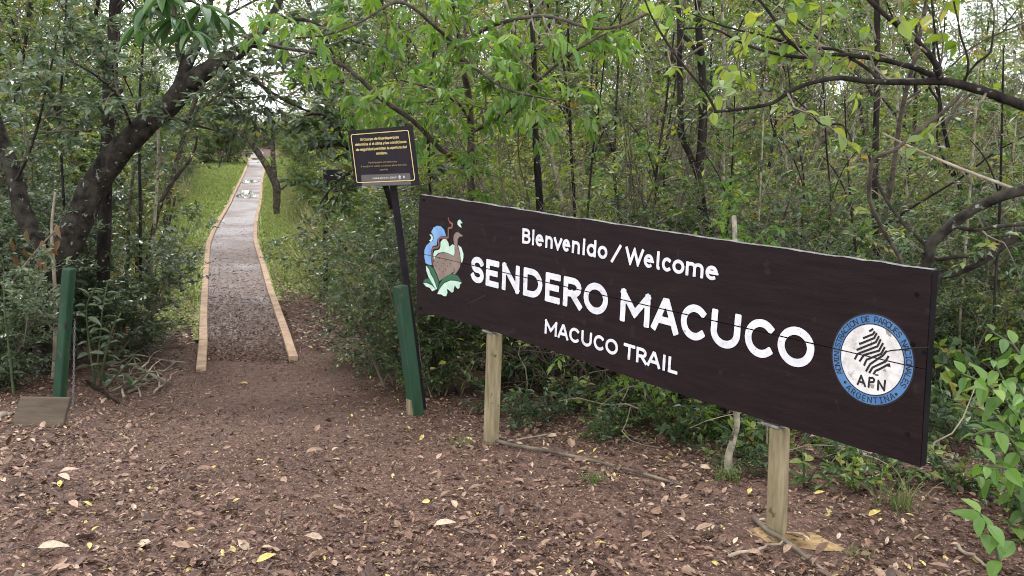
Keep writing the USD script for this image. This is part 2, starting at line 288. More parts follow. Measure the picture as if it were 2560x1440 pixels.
# ------------------------------------------------------------------ the big sign
nt = np.cross(ray(1049, 487), ray(2330, 677)); nb = np.cross(ray(1043, 773), ray(2300, 1168)); e1 = unit(np.cross(nt, nb)); e1 *= np.sign(e1[0])
e2 = unit(np.array([0, 0, 1.]) - e1 * e1[2]); e3 = np.cross(e1, e2)                 # along, up, towards the viewer
A = ground(1936, 1341) + e3 * .012
S0 = A
def uv(px, py):
    d = ray(px, py); t = ((S0 - EYE) @ e3) / (d @ e3); p = EYE + d * t - S0
    return np.array([p @ e1, p @ e2])
def sp3(u, v, w=0): return S0 + e1 * u + e2 * v + e3 * w
sign = thing('welcome_sign', 'long dark brown wooden trail sign with white lettering, two round emblems, on two pale posts', 'sign', S0)
TOP = [(1049, 487), (1200, 508.5), (1396, 540), (1510, 557), (1700, 585.5), (1860, 608.5), (2000, 629), (2150, 650), (2330, 677)]
SEAM = [(1043, 632), (1061, 635), (1159, 657), (1703, 786), (2036, 860), (2322, 923.5)]
BOT = [(1042, 785), (1104, 792), (1204, 819), (1340, 864), (1500, 917), (1700, 985), (1902, 1048), (2100, 1107), (2300, 1168)]
seam_uv = np.array([uv(*p) for p in SEAM]); a_, b_ = np.polyfit(seam_uv[:, 0], seam_uv[:, 1], 1)
seam_v = lambda u: a_ * u + b_
def wob(pts, amp, n=120, seed=1):
    P = spline([uv(*p) for p in pts], n); k = (meshkit.fbm(np.stack([P[:, 0] * 14, np.zeros(n), np.zeros(n)], -1), 4, seed) - .5) * 2 * amp
    P[:, 1] += k; return P
top_, bot_ = wob(TOP, .004), wob(BOT, .003, seed=4)
lu, ru = uv(1043, 635)[0], uv(2314, 921)[0]
g = .0016
up_poly = Polygon([(lu, seam_v(lu) + g), (ru, seam_v(ru) + g)] + list(map(tuple, top_[::-1]))).buffer(0)
lo_poly = Polygon(list(map(tuple, bot_)) + [(ru, seam_v(ru) - g), (lu, seam_v(lu) - g)]).buffer(0)
TH = .042
def on_sign(m, w): return frame_mesh(m, S0 + e3 * w, e1, e2, e3)
for poly in (up_poly, lo_poly):
    obj('plank', on_sign(flat(poly, TH), -TH), 'board_paint', sign)
# weathered top edge and dark cut end as thin skins on the board
tl = np.array([(*p, 0) for p in top_])
q0 = [sp3(u, v + .0015, -.002) for u, v in top_]; q1 = [sp3(u, v + .0015, -TH + .002) for u, v in top_]; n = len(q0)
obj('weathered_edge', (np.array(q0 + q1), np.vstack([[[i, i + 1, n + i + 1], [i, n + i + 1, n + i]] for i in range(n - 1)])), 'board_top', sign)
ue0, ue1 = uv(2300, 1168), uv(2330, 677)
e_ = np.array([sp3(ue0[0] + .002, ue0[1] + .004, -.001), sp3(ue0[0] + .002, ue0[1] + .004, -TH), sp3(ue1[0] + .002, ue1[1] - .002, -TH), sp3(ue1[0] + .002, ue1[1] - .002, -.001)])
obj('end_face', (e_, [[0, 1, 2], [0, 2, 3]]), 'board_edge', sign)
# crack at the right end
cr = LineString([uv(2212, 880), uv(2228, 876), uv(2260, 873), uv(2290, 869), uv(2321, 868)]).buffer(.0022)
obj('crack', on_sign(flat(cr, .0008), .0028), 'black_paint', sign)
gap = LineString([(lu - .05, seam_v(lu - .05)), (ru + .05, seam_v(ru + .05))]).buffer(.0028)
for px, py_ in ((2292, 736), (2282, 860), (2310, 880), (2268, 1084), (1060, 500), (1052, 770)):
    u, v = uv(px, py_); m = trimesh.creation.cylinder(.0075, .006, sections=12); m.apply_translation([u, v, .003])
    obj('bolt', on_sign(m, 0), 'board_edge', sign)
# carved strokes lettering
def arc(cx, cy, rx, ry, a0, a1, n=24):
    t = np.radians(np.linspace(a0, a1, n)); return [(cx + rx * math.cos(k), cy + ry * math.sin(k)) for k in t]
XH = .73
GL = {
    'S': [arc(.5, .75, .47, .25, 25, 180, 20) + arc(.5, .74, .47, .25, 190, 262, 8) + arc(.5, .25, .5, .26, 80, -60, 16) + arc(.5, .26, .5, .26, -65, -158, 12)],
    'E': [[(1, 1), (0, 1), (0, 0), (1, 0)], [(0, .52), (.88, .52)]], 'N': [[(0, 0), (0, 1)], [(0, 1), (1, 0)], [(1, 0), (1, 1)]],
    'D': [[(0, 0), (0, 1), (.42, 1)] + arc(.42, .5, .58, .5, 90, -90, 24) + [(.42, 0), (0, 0)]],
    'R': [[(0, 0), (0, 1), (.5, 1)] + arc(.5, .73, .42, .27, 90, -90, 16) + [(.5, .46), (0, .46)], [(.45, .46), (1, 0)]],
    'O': [arc(.5, .5, .5, .5, 0, 360, 48)], 'M': [[(0, 0), (0, 1)], [(0, 1), (.5, .28)], [(.5, .28), (1, 1)], [(1, 1), (1, 0)]],
    'A': [[(0, 0), (.45, 1), (.55, 1), (1, 0)], [(.18, .3), (.82, .3)]], 'C': [arc(.56, .5, .56, .5, 48, 312, 36)],
    'U': [[(0, 1), (0, .42)] + arc(.5, .42, .5, .42, 180, 360, 24) + [(1, 1)]], 'T': [[(0, 1), (1, 1)], [(.5, 1), (.5, 0)]], 'I': [[(.5, 0), (.5, 1)]], 'L': [[(0, 1), (0, 0), (1, 0)]],
    'B': [[(0, 0), (0, 1), (.5, 1)] + arc(.5, .77, .4, .23, 90, -90, 14) + [(.5, .54), (0, .54)], [(0, .54), (.52, .54)] + arc(.52, .27, .48, .27, 90, -90, 14) + [(0, 0)]],
    'i': [[(.5, 0), (.5, XH)], [(.5, 1.0), (.5, 1.02)]], 'e': [[(.04, .4), (1, .4)] + arc(.5, .37, .5, .36, 5, 300, 30)], 'n': [[(0, 0), (0, XH)], [(0, .48)] + arc(.5, .46, .5, .27, 160, 0, 14) + [(1, 0)]],
    'v': [[(0, XH), (.5, 0), (1, XH)]], 'd': [[(1, 1.06), (1, 0)], arc(.5, .365, .5, .365, 0, 360, 32)], 'o': [arc(.5, .365, .5, .365, 0, 360, 36)], '/': [[(0, -.12), (1, 1.03)]],
    'W': [[(0, 1), (.26, 0), (.5, .95), (.74, 0), (1, 1)]], 'l': [[(.15, 1.06), (.15, .18)] + arc(.5, .18, .35, .18, 180, 275, 10)], 'c': [arc(.55, .365, .55, .365, 55, 305, 28)],
    'm': [[(0, 0), (0, XH)], [(0, .5)] + arc(.25, .5, .25, .23, 160, 0, 10) + [(.5, 0)], [(.5, .5)] + arc(.75, .5, .25, .23, 160, 0, 10) + [(1, 0)]]}
def text_line(s, ext, base, top, stroke, name):
    # ext: pixel extents left, right of each letter; base, top: two pixels each on the baseline and the cap line
    b0, b1, t0, t1 = uv(*base[0]), uv(*base[1]), uv(*top[0]), uv(*top[1]); shapes = []
    for ch, (x0, x1) in zip(s, ext):
        f = lambda p0, p1, x: p0[1] + (p1[1] - p0[1]) * (x - p0[0]) / (p1[0] - p0[0])
        ymid = ((base[0][1] + (base[1][1] - base[0][1]) * (x0 - base[0][0]) / (base[1][0] - base[0][0])) + (top[0][1] + (top[1][1] - top[0][1]) * (x0 - top[0][0]) / (top[1][0] - top[0][0]))) / 2
        u0, u1 = uv(x0, ymid)[0], uv(x1, ymid + (x1 - x0) * .24)[0]; uc = (u0 + u1) / 2
        vb, vt = f(b0, b1, uc), f(t0, t1, uc); slope = (f(b0, b1, u1) - f(b0, b1, u0)) / max(u1 - u0, 1e-6); h = stroke / 2
        w_ = max(u1 - u0 - stroke, .0005); H_ = vt - vb - stroke; ss = []
        for pl in GL[ch]:
            P = [(u0 + h + x * w_, vb + h + y * H_ + slope * (x - .5) * (u1 - u0)) for x, y in pl]
            closed = math.dist(P[0], P[-1]) < 1e-6
            ss.append((Polygon(P).exterior if closed and len(P) > 3 else LineString(P)).buffer(h, cap_style='square' if not closed else 'round', join_style='mitre', mitre_limit=1.6))
        shp = unary_union(ss); r = stroke * .26
        shp = shp.buffer(-r * .7).buffer(r * .7).buffer(r * .5).buffer(-r * .5)
        shapes.append(shp)
    shp = unary_union(shapes).difference(gap)
    return shp
CP2 = lambda L: [(1160 + a / 3.6, 1160 + b / 3.6) for a, b in L]
big = text_line('SENDEROMACUCO', [(1178, 1210), (1215.5, 1247.5), (1256, 1299), (1309, 1356), (1364, 1401), (1409, 1456), (1460, 1520), (1552, 1625), (1631, 1697.5), (1703, 1766), (1778, 1851), (1863, 1936), (1945, 2036)],
                ((1217, 713.6), (1632, 823)), ((1216, 647), (1785, 771.7)), .0335, 'lettering')
w1 = text_line('Bienvenido/Welcome', CP2([(527, 600), (612, 637), (648, 715), (735, 800), (810, 885), (890, 955), (975, 1045), (1067, 1095), (1108, 1190), (1207, 1292), (1328, 1415), (1453, 1618), (1622, 1707), (1733, 1775), (1785, 1870), (1880, 1985), (2000, 2157), (2178, 2287)]),
               ((1307, 608), (1754, 695.6)), ((1308.6, 570), (1564, 615.5)), .0158, 'lettering')
w2 = text_line('MACUCOTRAIL', CP2([(730, 838), (847, 942), (950, 1040), (1058, 1152), (1170, 1262), (1275, 1387), (1438, 1540), (1553, 1650), (1652, 1770), (1787, 1817), (1840, 1925)]),
               ((1364, 834), (1671, 930)), ((1365.5, 798), (1674, 890.5)), .0152, 'lettering')
for shp in (w1, big, w2): obj('lettering', on_sign(flat(shp, .0012), .0006), 'white_paint', sign)
# left emblem: traced pieces laid on the board (a flat painted picture)
def tr(pts): return Polygon([uv(1030 + x / 4.8, 480 + y / 4.8) for x, y in pts]).buffer(0)
def smoothp(p, r=.0018): return p.buffer(r).buffer(-2 * r).buffer(r)
pieces = [
 ('logo_blue', [(232, 480), (262, 425), (305, 403), (350, 412), (390, 455), (412, 530), (345, 532), (310, 560), (300, 640), (250, 650), (232, 700), (232, 770), (240, 880), (200, 870), (165, 855), (150, 780), (150, 700), (175, 640), (215, 605), (250, 585), (262, 545), (250, 510)]),
 ('logo_light', [(258, 745), (270, 705), (330, 690), (345, 650), (345, 600), (375, 562), (415, 565), (440, 610), (450, 655), (490, 625), (512, 640), (515, 735), (500, 768), (440, 736), (380, 720), (320, 732), (285, 768), (265, 825)]),
 ('logo_light', [(555, 635), (595, 665), (620, 740), (618, 800), (600, 860), (590, 830), (580, 740)]),
 ('logo_brown', [(500, 560), (505, 520), (525, 488), (548, 480), (575, 495), (618, 530), (570, 540), (552, 570), (548, 640), (572, 720), (588, 830), (580, 900), (545, 960), (520, 990), (490, 978), (430, 1000), (370, 1042), (332, 1070), (300, 980), (262, 900), (262, 850), (285, 780), (330, 737), (390, 724), (450, 742), (500, 774), (520, 700), (510, 640)]),
 ('logo_dark', [(172, 878), (220, 885), (265, 920), (300, 1010), (325, 1078), (312, 1160), (302, 1150), (264, 1040), (238, 985), (207, 918)]),
 ('logo_light', [(168, 882), (203, 922), (230, 990), (260, 1042), (305, 1165), (290, 1170), (250, 1110), (230, 1070), (200, 1020), (175, 950)]),
 ('logo_dark', [(133, 1082), (165, 1045), (210, 1035), (240, 1082), (268, 1128), (245, 1112), (190, 1082)]),
 ('logo_light', [(133, 1090), (175, 1088), (240, 1118), (290, 1172), (245, 1192), (215, 1150), (170, 1135)]),
 ('logo_dark', [(310, 1195), (330, 1110), (380, 1030), (440, 990), (500, 980), (560, 1010), (600, 1082), (540, 1058), (460, 1054), (390, 1086), (340, 1146)]),
 ('logo_light', [(305, 1225), (340, 1153), (390, 1093), (460, 1061), (540, 1065), (605, 1088), (580, 1110), (575, 1150), (555, 1165), (530, 1140), (518, 1118), (505, 1170), (500, 1200), (478, 1208), (450, 1180), (423, 1163), (430, 1210), (415, 1250), (390, 1252), (350, 1228)]),
 ('logo_light', [(548, 360), (560, 335), (580, 330), (612, 375), (583, 378), (602, 432), (570, 415), (550, 390)]),
 ('logo_light', [(208, 510), (235, 505), (255, 535), (255, 570), (235, 598), (205, 585), (230, 565), (232, 540), (220, 520)])]
polys = [(m_, smoothp(tr(p))) for m_, p in pieces]
rib = [uv(1030 + x / 4.8, 480 + y / 4.8) for x, y in [(438, 312), (455, 360), (490, 390), (480, 425), (440, 440), (440, 500), (437, 545), (400, 548), (345, 545), (322, 580), (328, 640), (310, 665), (262, 672), (245, 700), (243, 760), (255, 830), (258, 880)]]
ribbon = unary_union([LineString(spline(rib, 80)[5:]).buffer(.006, cap_style='flat'), LineString(spline(rib, 80)[:14]).buffer(.0035)])
em = obj('bird_emblem', on_sign(flat(unary_union([p for _, p in polys] + [ribbon]).buffer(.0028), .0008), .0003), 'black_paint', sign)
done = None
for i, (m_, p) in enumerate(polys):
    p = p.buffer(-.0009).difference(gap.buffer(-.0008)); lay = .0012 + (.0006 if m_ in ('logo_brown', 'logo_dark') else 0) + (.0009 if i >= 9 else 0)
    obj('painted_shape', on_sign(flat(p, .0006), lay), m_, em)
obj('painted_ribbon', on_sign(flat(ribbon, .0006), .0021), 'logo_rust', em)
def ell(x, y, a, b, rot):
    c = uv(1030 + x / 4.8, 480 + y / 4.8); return affinity.rotate(affinity.scale(Point(*c).buffer(1, 8), a, b), rot, origin=tuple(c))
spk = [ell(x, y, .0062, .0026, r_) for x, y, r_ in [(330, 798, -5), (308, 840, -5), (290, 885, -5), (408, 820, -12), (378, 853, -12), (357, 888, -15), (332, 925, -25), (378, 955, -25), (465, 860, -45), (433, 890, -40), (410, 930, -40)]] + [ell(545, 508, .0022, .0022, 0)]
spk.append(LineString([uv(1030 + x / 4.8, 480 + y / 4.8) for x, y in [(505, 912), (512, 940), (505, 965), (475, 978)]]).buffer(.0022))
obj('dark_markings', on_sign(flat(unary_union(spk), .0004), .0027), 'black_paint', em)
# right emblem: round badge
c_l, c_r = uv(2078, 893), uv(2288.5, 912); c_t, c_b = uv(2178, 781), uv(2190, 1018.6)
C = np.array([(c_l[0] + c_r[0]) / 2, (c_t[1] + c_b[1]) / 2]); RU, RV = (c_r[0] - c_l[0]) / 2, (c_t[1] - c_b[1]) / 2; RR = (RU + RV) / 2
print('emblem radii', RU, RV)
circ = lambda r: affinity.scale(Point(*C).buffer(1, 48), RU * r, RV * r)
ring_gap = gap.buffer(-.0003)
bd = obj('round_emblem', on_sign(flat(circ(1.0), .0008), .0003), 'black_paint', sign)
obj('blue_ring', on_sign(flat(circ(.965).difference(circ(.775)).difference(ring_gap), .0006), .0012), 'blue_paint', bd)
obj('white_disc', on_sign(flat(circ(.75).difference(ring_gap), .0006), .0012), 'white_worn', bd)
CR4 = lambda x, y: uv(2040 + x / 5.143, 760 + y / 5.143)
st = [[(740, 318), (688, 352)], [(760, 350), (735, 388), (608, 440)], [(785, 372), (752, 437), (560, 515)], [(815, 412), (772, 490), (525, 590)], [(836, 452), (795, 543), (540, 640), (500, 712)], [(866, 500), (815, 598), (620, 655), (562, 738)], [(890, 552), (840, 640), (655, 715), (620, 792)], [(915, 600), (862, 662), (700, 772), (645, 865)], [(938, 665), (898, 737), (730, 815), (688, 888)], [(940, 772), (830, 832), (772, 858), (740, 902)]]
ss = [LineString([CR4(*p) for p in l]).buffer(.0042, cap_style='flat', join_style='mitre') for l in st] + [Polygon([CR4(905, 800), CR4(950, 755), CR4(965, 812)]), LineString([CR4(770, 910), CR4(800, 912)]).buffer(.003)]
obj('striped_figure', on_sign(flat(unary_union(ss), .0005), .002), 'black_paint', bd)
lt = [[(540, 1030), (585, 920), (635, 1055)], [(560, 995), (618, 1012)], [(680, 1065), (692, 945)], [(692, 948), (735, 950), (755, 972), (745, 1000), (690, 1006)], [(800, 1100), (805, 985), (880, 1110), (892, 985)]]
obj('lettering', on_sign(flat(unary_union([LineString([CR4(*p) for p in l]).buffer(.0040) for l in lt]), .0005), .002), 'black_paint', bd)
def ring_text(s, a0, a1, r, h, outward):
    ms = []
    for i, ch in enumerate(s):
        if ch == ' ': continue
        a = math.radians(a0 + (a1 - a0) * i / (len(s) - 1)); m = meshkit.text_mesh(ch, h, .0005); m.apply_translation([-m.bounds[:, 0].mean(), -h / 2, 0])
        m.apply_transform(trimesh.transformations.rotation_matrix(a - math.pi / 2 if outward else a + math.pi / 2, [0, 0, 1])); v = m.vertices
        m.apply_translation([r * math.cos(a), r * math.sin(a), 0]); m.vertices[:, 0] *= RU / RR; m.vertices[:, 1] *= RV / RR; m.apply_translation([C[0], C[1], 0]); ms.append(m)
    return trimesh.util.concatenate(ms)
ang = lambda x, y: math.degrees(math.atan2((CR4(x, y)[1] - C[1]) / RV, (CR4(x, y)[0] - C[0]) / RU))
aA, aS = ang(310, 870), ang(1140, 1050)
rt = ring_text('ADMINISTRACION DE PARQUES NACIONALES', aA if aA > 0 else aA + 360, aS, .87 * RR, .0235, True)
rb = ring_text('ARGENTINA', ang(430, 1070), ang(990, 1205), .87 * RR, .0235, False)
obj('ring_lettering', on_sign(trimesh.util.concatenate([rt, rb]), .002), 'black_paint', bd)
obj('dot', on_sign(flat(Point(*CR4(378, 1005)).buffer(.0055), .0005), .002), 'black_paint', bd)
obj('dot', on_sign(flat(Point(*CR4(1035, 1158)).buffer(.0055), .0005), .002), 'black_paint', bd)
# legs
for (px0, px1), (bx, by), (tx, ty), bracket in (((1204, 1226), (1203, 1138), (1213, 826), (1204, 1226)), ((1910, 1946), (1910, 1340), (1919, 1062), (1901, 1944))):
    foot = ground((px0 + px1) / 2, by + 3); u0, u1 = uv(px0, by)[0], uv(px1, by + 8)[0]; w = u1 - u0; uc = (u0 + u1) / 2
    vt = uv((tx + px1) / 2 + 4, ty + 6)[1] - .004; ft = sp3(uc, 0, 0); vb = (foot[2] - ft[2]) - .12
    m = bevel_box((w, vt - vb, .062), .008); lean = (uv(tx, ty)[0] - uv(bx, by)[0]) / (uv(tx, ty)[1] - uv(bx, by)[1])
    v = np.array(m.vertices); v[:, 0] += lean * (v[:, 1] + (vt - vb) / 2 - .12); m.vertices = v
    m.apply_translation([uc, (vt + vb) / 2, 0]); obj('leg', on_sign(m, -.034), 'post_wood', sign)
    bu0, bu1 = uv(bracket[0], ty)[0], uv(bracket[1], ty + 10)[0]
    m = bevel_box((bu1 - bu0, .012, .05), .002); m.apply_translation([(bu0 + bu1) / 2, vt + .004, 0]); obj('bracket', on_sign(m, -.024), 'metal', sign)

# ------------------------------------------------------------------ small notice sign, posts
def plane_frame(tl, tr_, bl, y, nrm_yaw=0.0):
    # a panel seen almost square on: pixel corners at distance y, its face turned by nrm_yaw about the vertical
    P = at(*tl, y); nrm = np.array([math.sin(nrm_yaw), -math.cos(nrm_yaw), 0.0])
    hit = lambda px, py: EYE + ray(px, py) * (((P - EYE) @ nrm) / (ray(px, py) @ nrm))
    X_ = unit(hit(*tr_) - P); Y_ = unit(P - hit(*bl)); Y_ = unit(Y_ - X_ * (X_ @ Y_)); Z_ = np.cross(X_, Y_)
    return P, X_, Y_, Z_, (lambda px, py: (lambda h: np.array([(h - P) @ X_, (h - P) @ Y_]))(hit(px, py)))
gp = ground(1043, 1038); yP = gp[1]
CN = lambda x, y: (860 + x / 7.58, 300 + y / 7.58)
P0, NX, NY, NZ, nuv = plane_frame(CN(70, 205), CN(1265, 105), CN(205, 1262), yP + .05, -.28)
notice = thing('notice_sign', 'small dark brown notice board with yellow border and lettering on a leaning dark pole', 'sign', gp)
onN = lambda m, w: frame_mesh(m, P0 + NZ * w, NX, NY, NZ)
npoly = Polygon([nuv(*CN(*p)) for p in ((70, 205), (1265, 105), (1400, 1238), (208, 1262))])
obj('panel', onN(flat(npoly, .036), -.036), 'dark_paint', notice)
fr = Polygon([nuv(*CN(*p)) for p in ((132, 280), (1218, 195), (1345, 1140), (248, 1188))]).buffer(-.012).buffer(.012)
obj('border', onN(flat(fr.exterior.buffer(.0024), .0006), .001), 'gold_print', notice)
stp = Polygon([nuv(*CN(*p)) for p in ((325, 1042), (1250, 1005), (1275, 1222), (342, 1258))]).buffer(-.006).buffer(.006).difference(fr.exterior.buffer(.0035))
obj('printed_strip', onN(flat(stp, .0004), .0006), 'strip_print', notice)
def panel_text(s, p0, p1, h, bold, mat):
    a, b = nuv(*CN(*p0)), nuv(*CN(*p1)); m = meshkit.text_mesh(s, h, .0006, bold); w = m.bounds[1, 0] - m.bounds[0, 0]
    m.apply_translation([-m.bounds[0, 0], 0, 0]); m.vertices[:, 0] *= np.linalg.norm(b - a) / w
    m.apply_transform(trimesh.transformations.rotation_matrix(math.atan2(*(b - a)[::-1]), [0, 0, 1])); m.apply_translation([*a, 0]); return onN(m, .0012)
for s, p0, p1 in (('El Cuerpo de Guardaparques', (315, 395), (1045, 345)), ('determina si el clima y las condiciones', (212, 492), (1185, 432)), ('de seguridad permiten la apertura del', (230, 588), (1192, 530)), ('sendero.', (610, 655), (825, 645))):
    obj('lettering', panel_text(s, p0, p1, .0165, True, None), 'gold_print', notice)
for s, p0, p1 in (('Park Rangers will determine', (470, 825), (1005, 800)), ('if weather or safety conditions allow the trails', (325, 898), (1188, 862)), ('opening', (680, 955), (830, 948))):
    obj('lettering', panel_text(s, p0, p1, .011, False, None), 'dim_gold', notice)
obj('lettering', panel_text('PARQUE NACIONAL IGUAZÚ', (545, 1122), (1000, 1100), .010, False, None), 'white_worn', notice)
for x, y_, a_, b_, m_ in ((1058, 1083, .0075, .011, 'white_paint'), (1062, 1085, .004, .006, 'blue_paint'), (1137, 1080, .004, .0085, 'white_worn')):
    c = nuv(*CN(x, y_)); obj('badge', onN(flat(affinity.scale(Point(*c).buffer(1, 10), a_, b_), .0005), .0012 + (.001 if m_ == 'blue_paint' else 0)), m_, notice)
pb = ground(1052, 1030) + [0, .04, 0]; pt = at(980, 440, yP + .095)
def leaning_post(foot, head, w, d, yaw, bev=.006):
    Z_ = unit(head - foot); X_ = np.array([math.cos(yaw), math.sin(yaw), 0]); X_ = unit(X_ - Z_ * (X_ @ Z_)); Y_ = np.cross(Z_, X_)
    L = np.linalg.norm(head - foot) + .15; m = bevel_box((w, d, L), bev)
    return frame_mesh(m, head - Z_ * L / 2, X_, Y_, Z_)
obj('pole', leaning_post(pb + [.012, .02, 0], pt, .042, .035, .5), 'dark_paint', notice)
gp2 = ground(1045, 1042)
gpost = thing('green_post', 'green painted square wooden post leaning left beside the welcome sign', 'post', gp2)
hd = at(1000, 714, yP - .02)
obj('shaft', leaning_post(gp2 + [-.012, .02, 0], hd, .085, .085, .62, .008), 'green_paint', gpost)
obj('bare_foot', leaning_post(gp2 + [-.012, .02, -.2], gp2 + [-.012, .02, 0] + unit(hd - gp2) * .13, .0875, .0875, .62, .008), 'post_wood', gpost)
lp = ground(148, 1004)
lpost = thing('green_post', 'green painted square wooden post standing left of the path by the hanging chain', 'post', lp)
obj('shaft', leaning_post(lp, at(173, 671, lp[1] - .02), .066, .08, -.18, .007), 'green_paint', lpost)
o = unit(at(173, 671, lp[1]) - lp); z0 = at(156, 790, lp[1] - .055)
obj('knot_hole', trimesh.creation.icosphere(2, .02).apply_transform(trimesh.transformations.scale_and_translate([.5, .3, 1.6], at(164, 812, lp[1] - .06))), 'black_paint', lpost)
# chain
ch = thing('chain', 'thin steel chain hanging down beside the left green post', 'chain', ground(188, 1010))
top_c, bot_c = at(187, 800, lp[1] + .02), ground(183, 1040) + [0, 0, .02]
nl = 34
for i in range(nl):
    c = top_c + (bot_c - top_c) * (i + .5) / nl; L = np.linalg.norm(bot_c - top_c) / nl
    m = trimesh.creation.torus(.0065, .0016, major_sections=10, minor_sections=5); m.apply_scale([1, L * .66 / .0065 * 1.0, 1]) if False else None
    v = np.array(m.vertices); v[:, 1] *= (L * .62) / .0065; a = i % 2
    v = v[:, [0, 2, 1]] if a else v[:, [2, 0, 1]]
    obj('link', (v + c, np.array(m.faces)), 'chain_metal', ch, smooth=True)
# brown plaque leaning on the post foot
q0, q1 = ground(28, 1069), ground(155, 1070); pX = unit(q1 - q0); W_ = np.linalg.norm(q1 - q0)
pY = unit(np.array([0.0, .5, .866]) ); pY = unit(pY - pX * (pX @ pY)); pZ = np.cross(pX, pY)
Hh = None
for h in np.linspace(.1, .6, 200):
    p = (q0 + q1) / 2 + pY * h - EYE; 
    if 720 - FPX * (p @ _U) / (p @ _F) < 994: Hh = h; break
plq = thing('wooden_plaque', 'thick blank brown wooden board leaning against the foot of the left green post', 'board', q0)
m = bevel_box((W_, Hh, .035), .004); v = np.array(m.vertices); v[:, 0] += (v[:, 1] + Hh / 2) * .1
obj('board', frame_mesh((v, m.faces), (q0 + q1) / 2 + pY * Hh / 2 - pZ * .0175 + [0, 0, .004], pX, pY, pZ), 'plaque_wood', plq)
m = bevel_box((W_ * .9, .03, .03), .004)
obj('batten', frame_mesh(m, (q0 + q1) / 2 + pY * Hh * .5 - pZ * .05, pX, pY, pZ), 'plaque_wood', plq)
# far notice
fg = ground(814, 738); yF = fg[1]
far = thing('far_notice', 'dark notice board on a post half hidden by leaves right of the path', 'sign', fg)
obj('pole', leaning_post(fg, at(814, 440, yF), .055, .055, 0), 'dark_paint', far)
pc = at(832, 452, yF + .03)
obj('panel', frame_mesh(bevel_box((.34, .03, .3), .005), pc, unit(np.array([.55, .84, 0])), unit(np.array([-.84, .55, 0])), np.array([0, 0, 1.])), 'dark_paint', far)
obj('frame_rail', frame_mesh(bevel_box((.40, .02, .022), .004), at(828, 515, yF), unit(np.array([.9, .4, 0])), unit(np.array([-.4, .9, 0])), np.array([0, 0, 1.])), 'metal', far)
obj('frame_rail', leaning_post(at(808, 516, yF - .01) , at(808, 418, yF - .01), .02, .02, 0), 'metal', far)

# ================================================================== vegetation
LEAF = {
 2: (np.array([[0, 0, 0], [-.5, .45, .06], [0, 1, -.05], [.5, .45, .06]]), np.array([[0, 2, 1], [0, 3, 2]])),
 4: (np.array([[0, 0, 0], [-.42, .26, .07], [-.44, .6, .05], [0, 1, -.1], [.44, .6, .05], [.42, .26, .07]]), np.array([[0, 2, 1], [0, 3, 2], [0, 4, 3], [0, 5, 4]])),
}
def big_leaf(n=7, prof=1.0, fold=.12, curl=.25):
    t = np.linspace(0, 1, n); w = np.sin(np.pi * t ** (.8 / prof)) ** .9 * .5; w[0] = .0; w[-1] = 0.
    mid = np.stack([t * 0, t, -curl * t ** 2 * .6], -1); l = mid + np.stack([-w, t * 0, w * fold * 2], -1); r = mid + np.stack([w, t * 0, w * fold * 2], -1)
    v = np.vstack([mid, l, r]); f = []
    for i in range(n - 1): f += [[i, i + 1, n + i + 1], [i, n + i + 1, n + i], [i, 2 * n + i, 2 * n + i + 1], [i, 2 * n + i + 1, i + 1]]
    return v, np.array(f)
LEAF[24] = big_leaf()
def leaves(P, D, N, size, width, kind, R, col=None):
    """P base, D direction, N rough normal (n,3); size (n,), width = ratio"""
    Yv = unit(D); Xv = unit(np.cross(Yv, N)); Zv = np.cross(Xv, Yv); lv, lf = LEAF[kind]
    w = np.broadcast_to(width, (len(P),))
    v = P[:, None] + (lv[None, :, 0, None] * w[:, None, None] * Xv[:, None] + lv[None, :, 1, None] * Yv[:, None] + lv[None, :, 2, None] * Zv[:, None]) * size[:, None, None]
    f = (lf[None] + (np.arange(len(P)) * len(lv))[:, None, None]).reshape(-1, 3)
    c = R.random(len(P)) if col is None else col
    return v.reshape(-1, 3), f, np.repeat(c, len(lv))
def twig_leaves(TP, TD, TL, TC, R, n=9, size=.05, width=.45, kind=2, droop=.3, upn=1.0, sag=.25, start=.1):
    """alternate leaves on twigs: TP start, TD direction, TL length, TC colour value"""
    Pn, Dn, Nn, Sn, Cn = [], [], [], [], []
    side = unit(np.cross(TD, [0, 0, 1.]) + R.normal(0, .15, TD.shape)); m = len(TP)
    for k in range(n):
        t = start + (1 - start) * (k + R.random(m)) / n; s = 1 if k % 2 else -1
        p = TP + TD * (TL * t)[:, None]; p[:, 2] -= sag * TL * t ** 2
        last = k == n - 1
        d = TD * (.55 if not last else 1.2) + side * s * (.8 if not last else .1) + R.normal(0, .32, TD.shape); d[:, 2] -= droop * R.random(m) * 1.6
        Pn.append(p); Dn.append(d); nn = R.normal(0, .42, TD.shape); nn[:, 2] += upn; Nn.append(nn); Sn.append(size * R.uniform(.6, 1.2, m)); Cn.append(np.clip(TC + R.normal(0, .16, m) + (R.random(m) < .014) * .5, 0, 1))
    return leaves(np.vstack(Pn), np.vstack(Dn), np.vstack(Nn), np.concatenate(Sn), width, kind, R, np.concatenate(Cn))
def walk(p, d, L, n, wig, up, R):
    pts = [np.array(p, float)]; d = unit(d)
    for i in range(n):
        d = unit(d + R.normal(0, wig, 3) + [0, 0, up]); pts.append(pts[-1] + d * L / n)
    return np.array(pts)
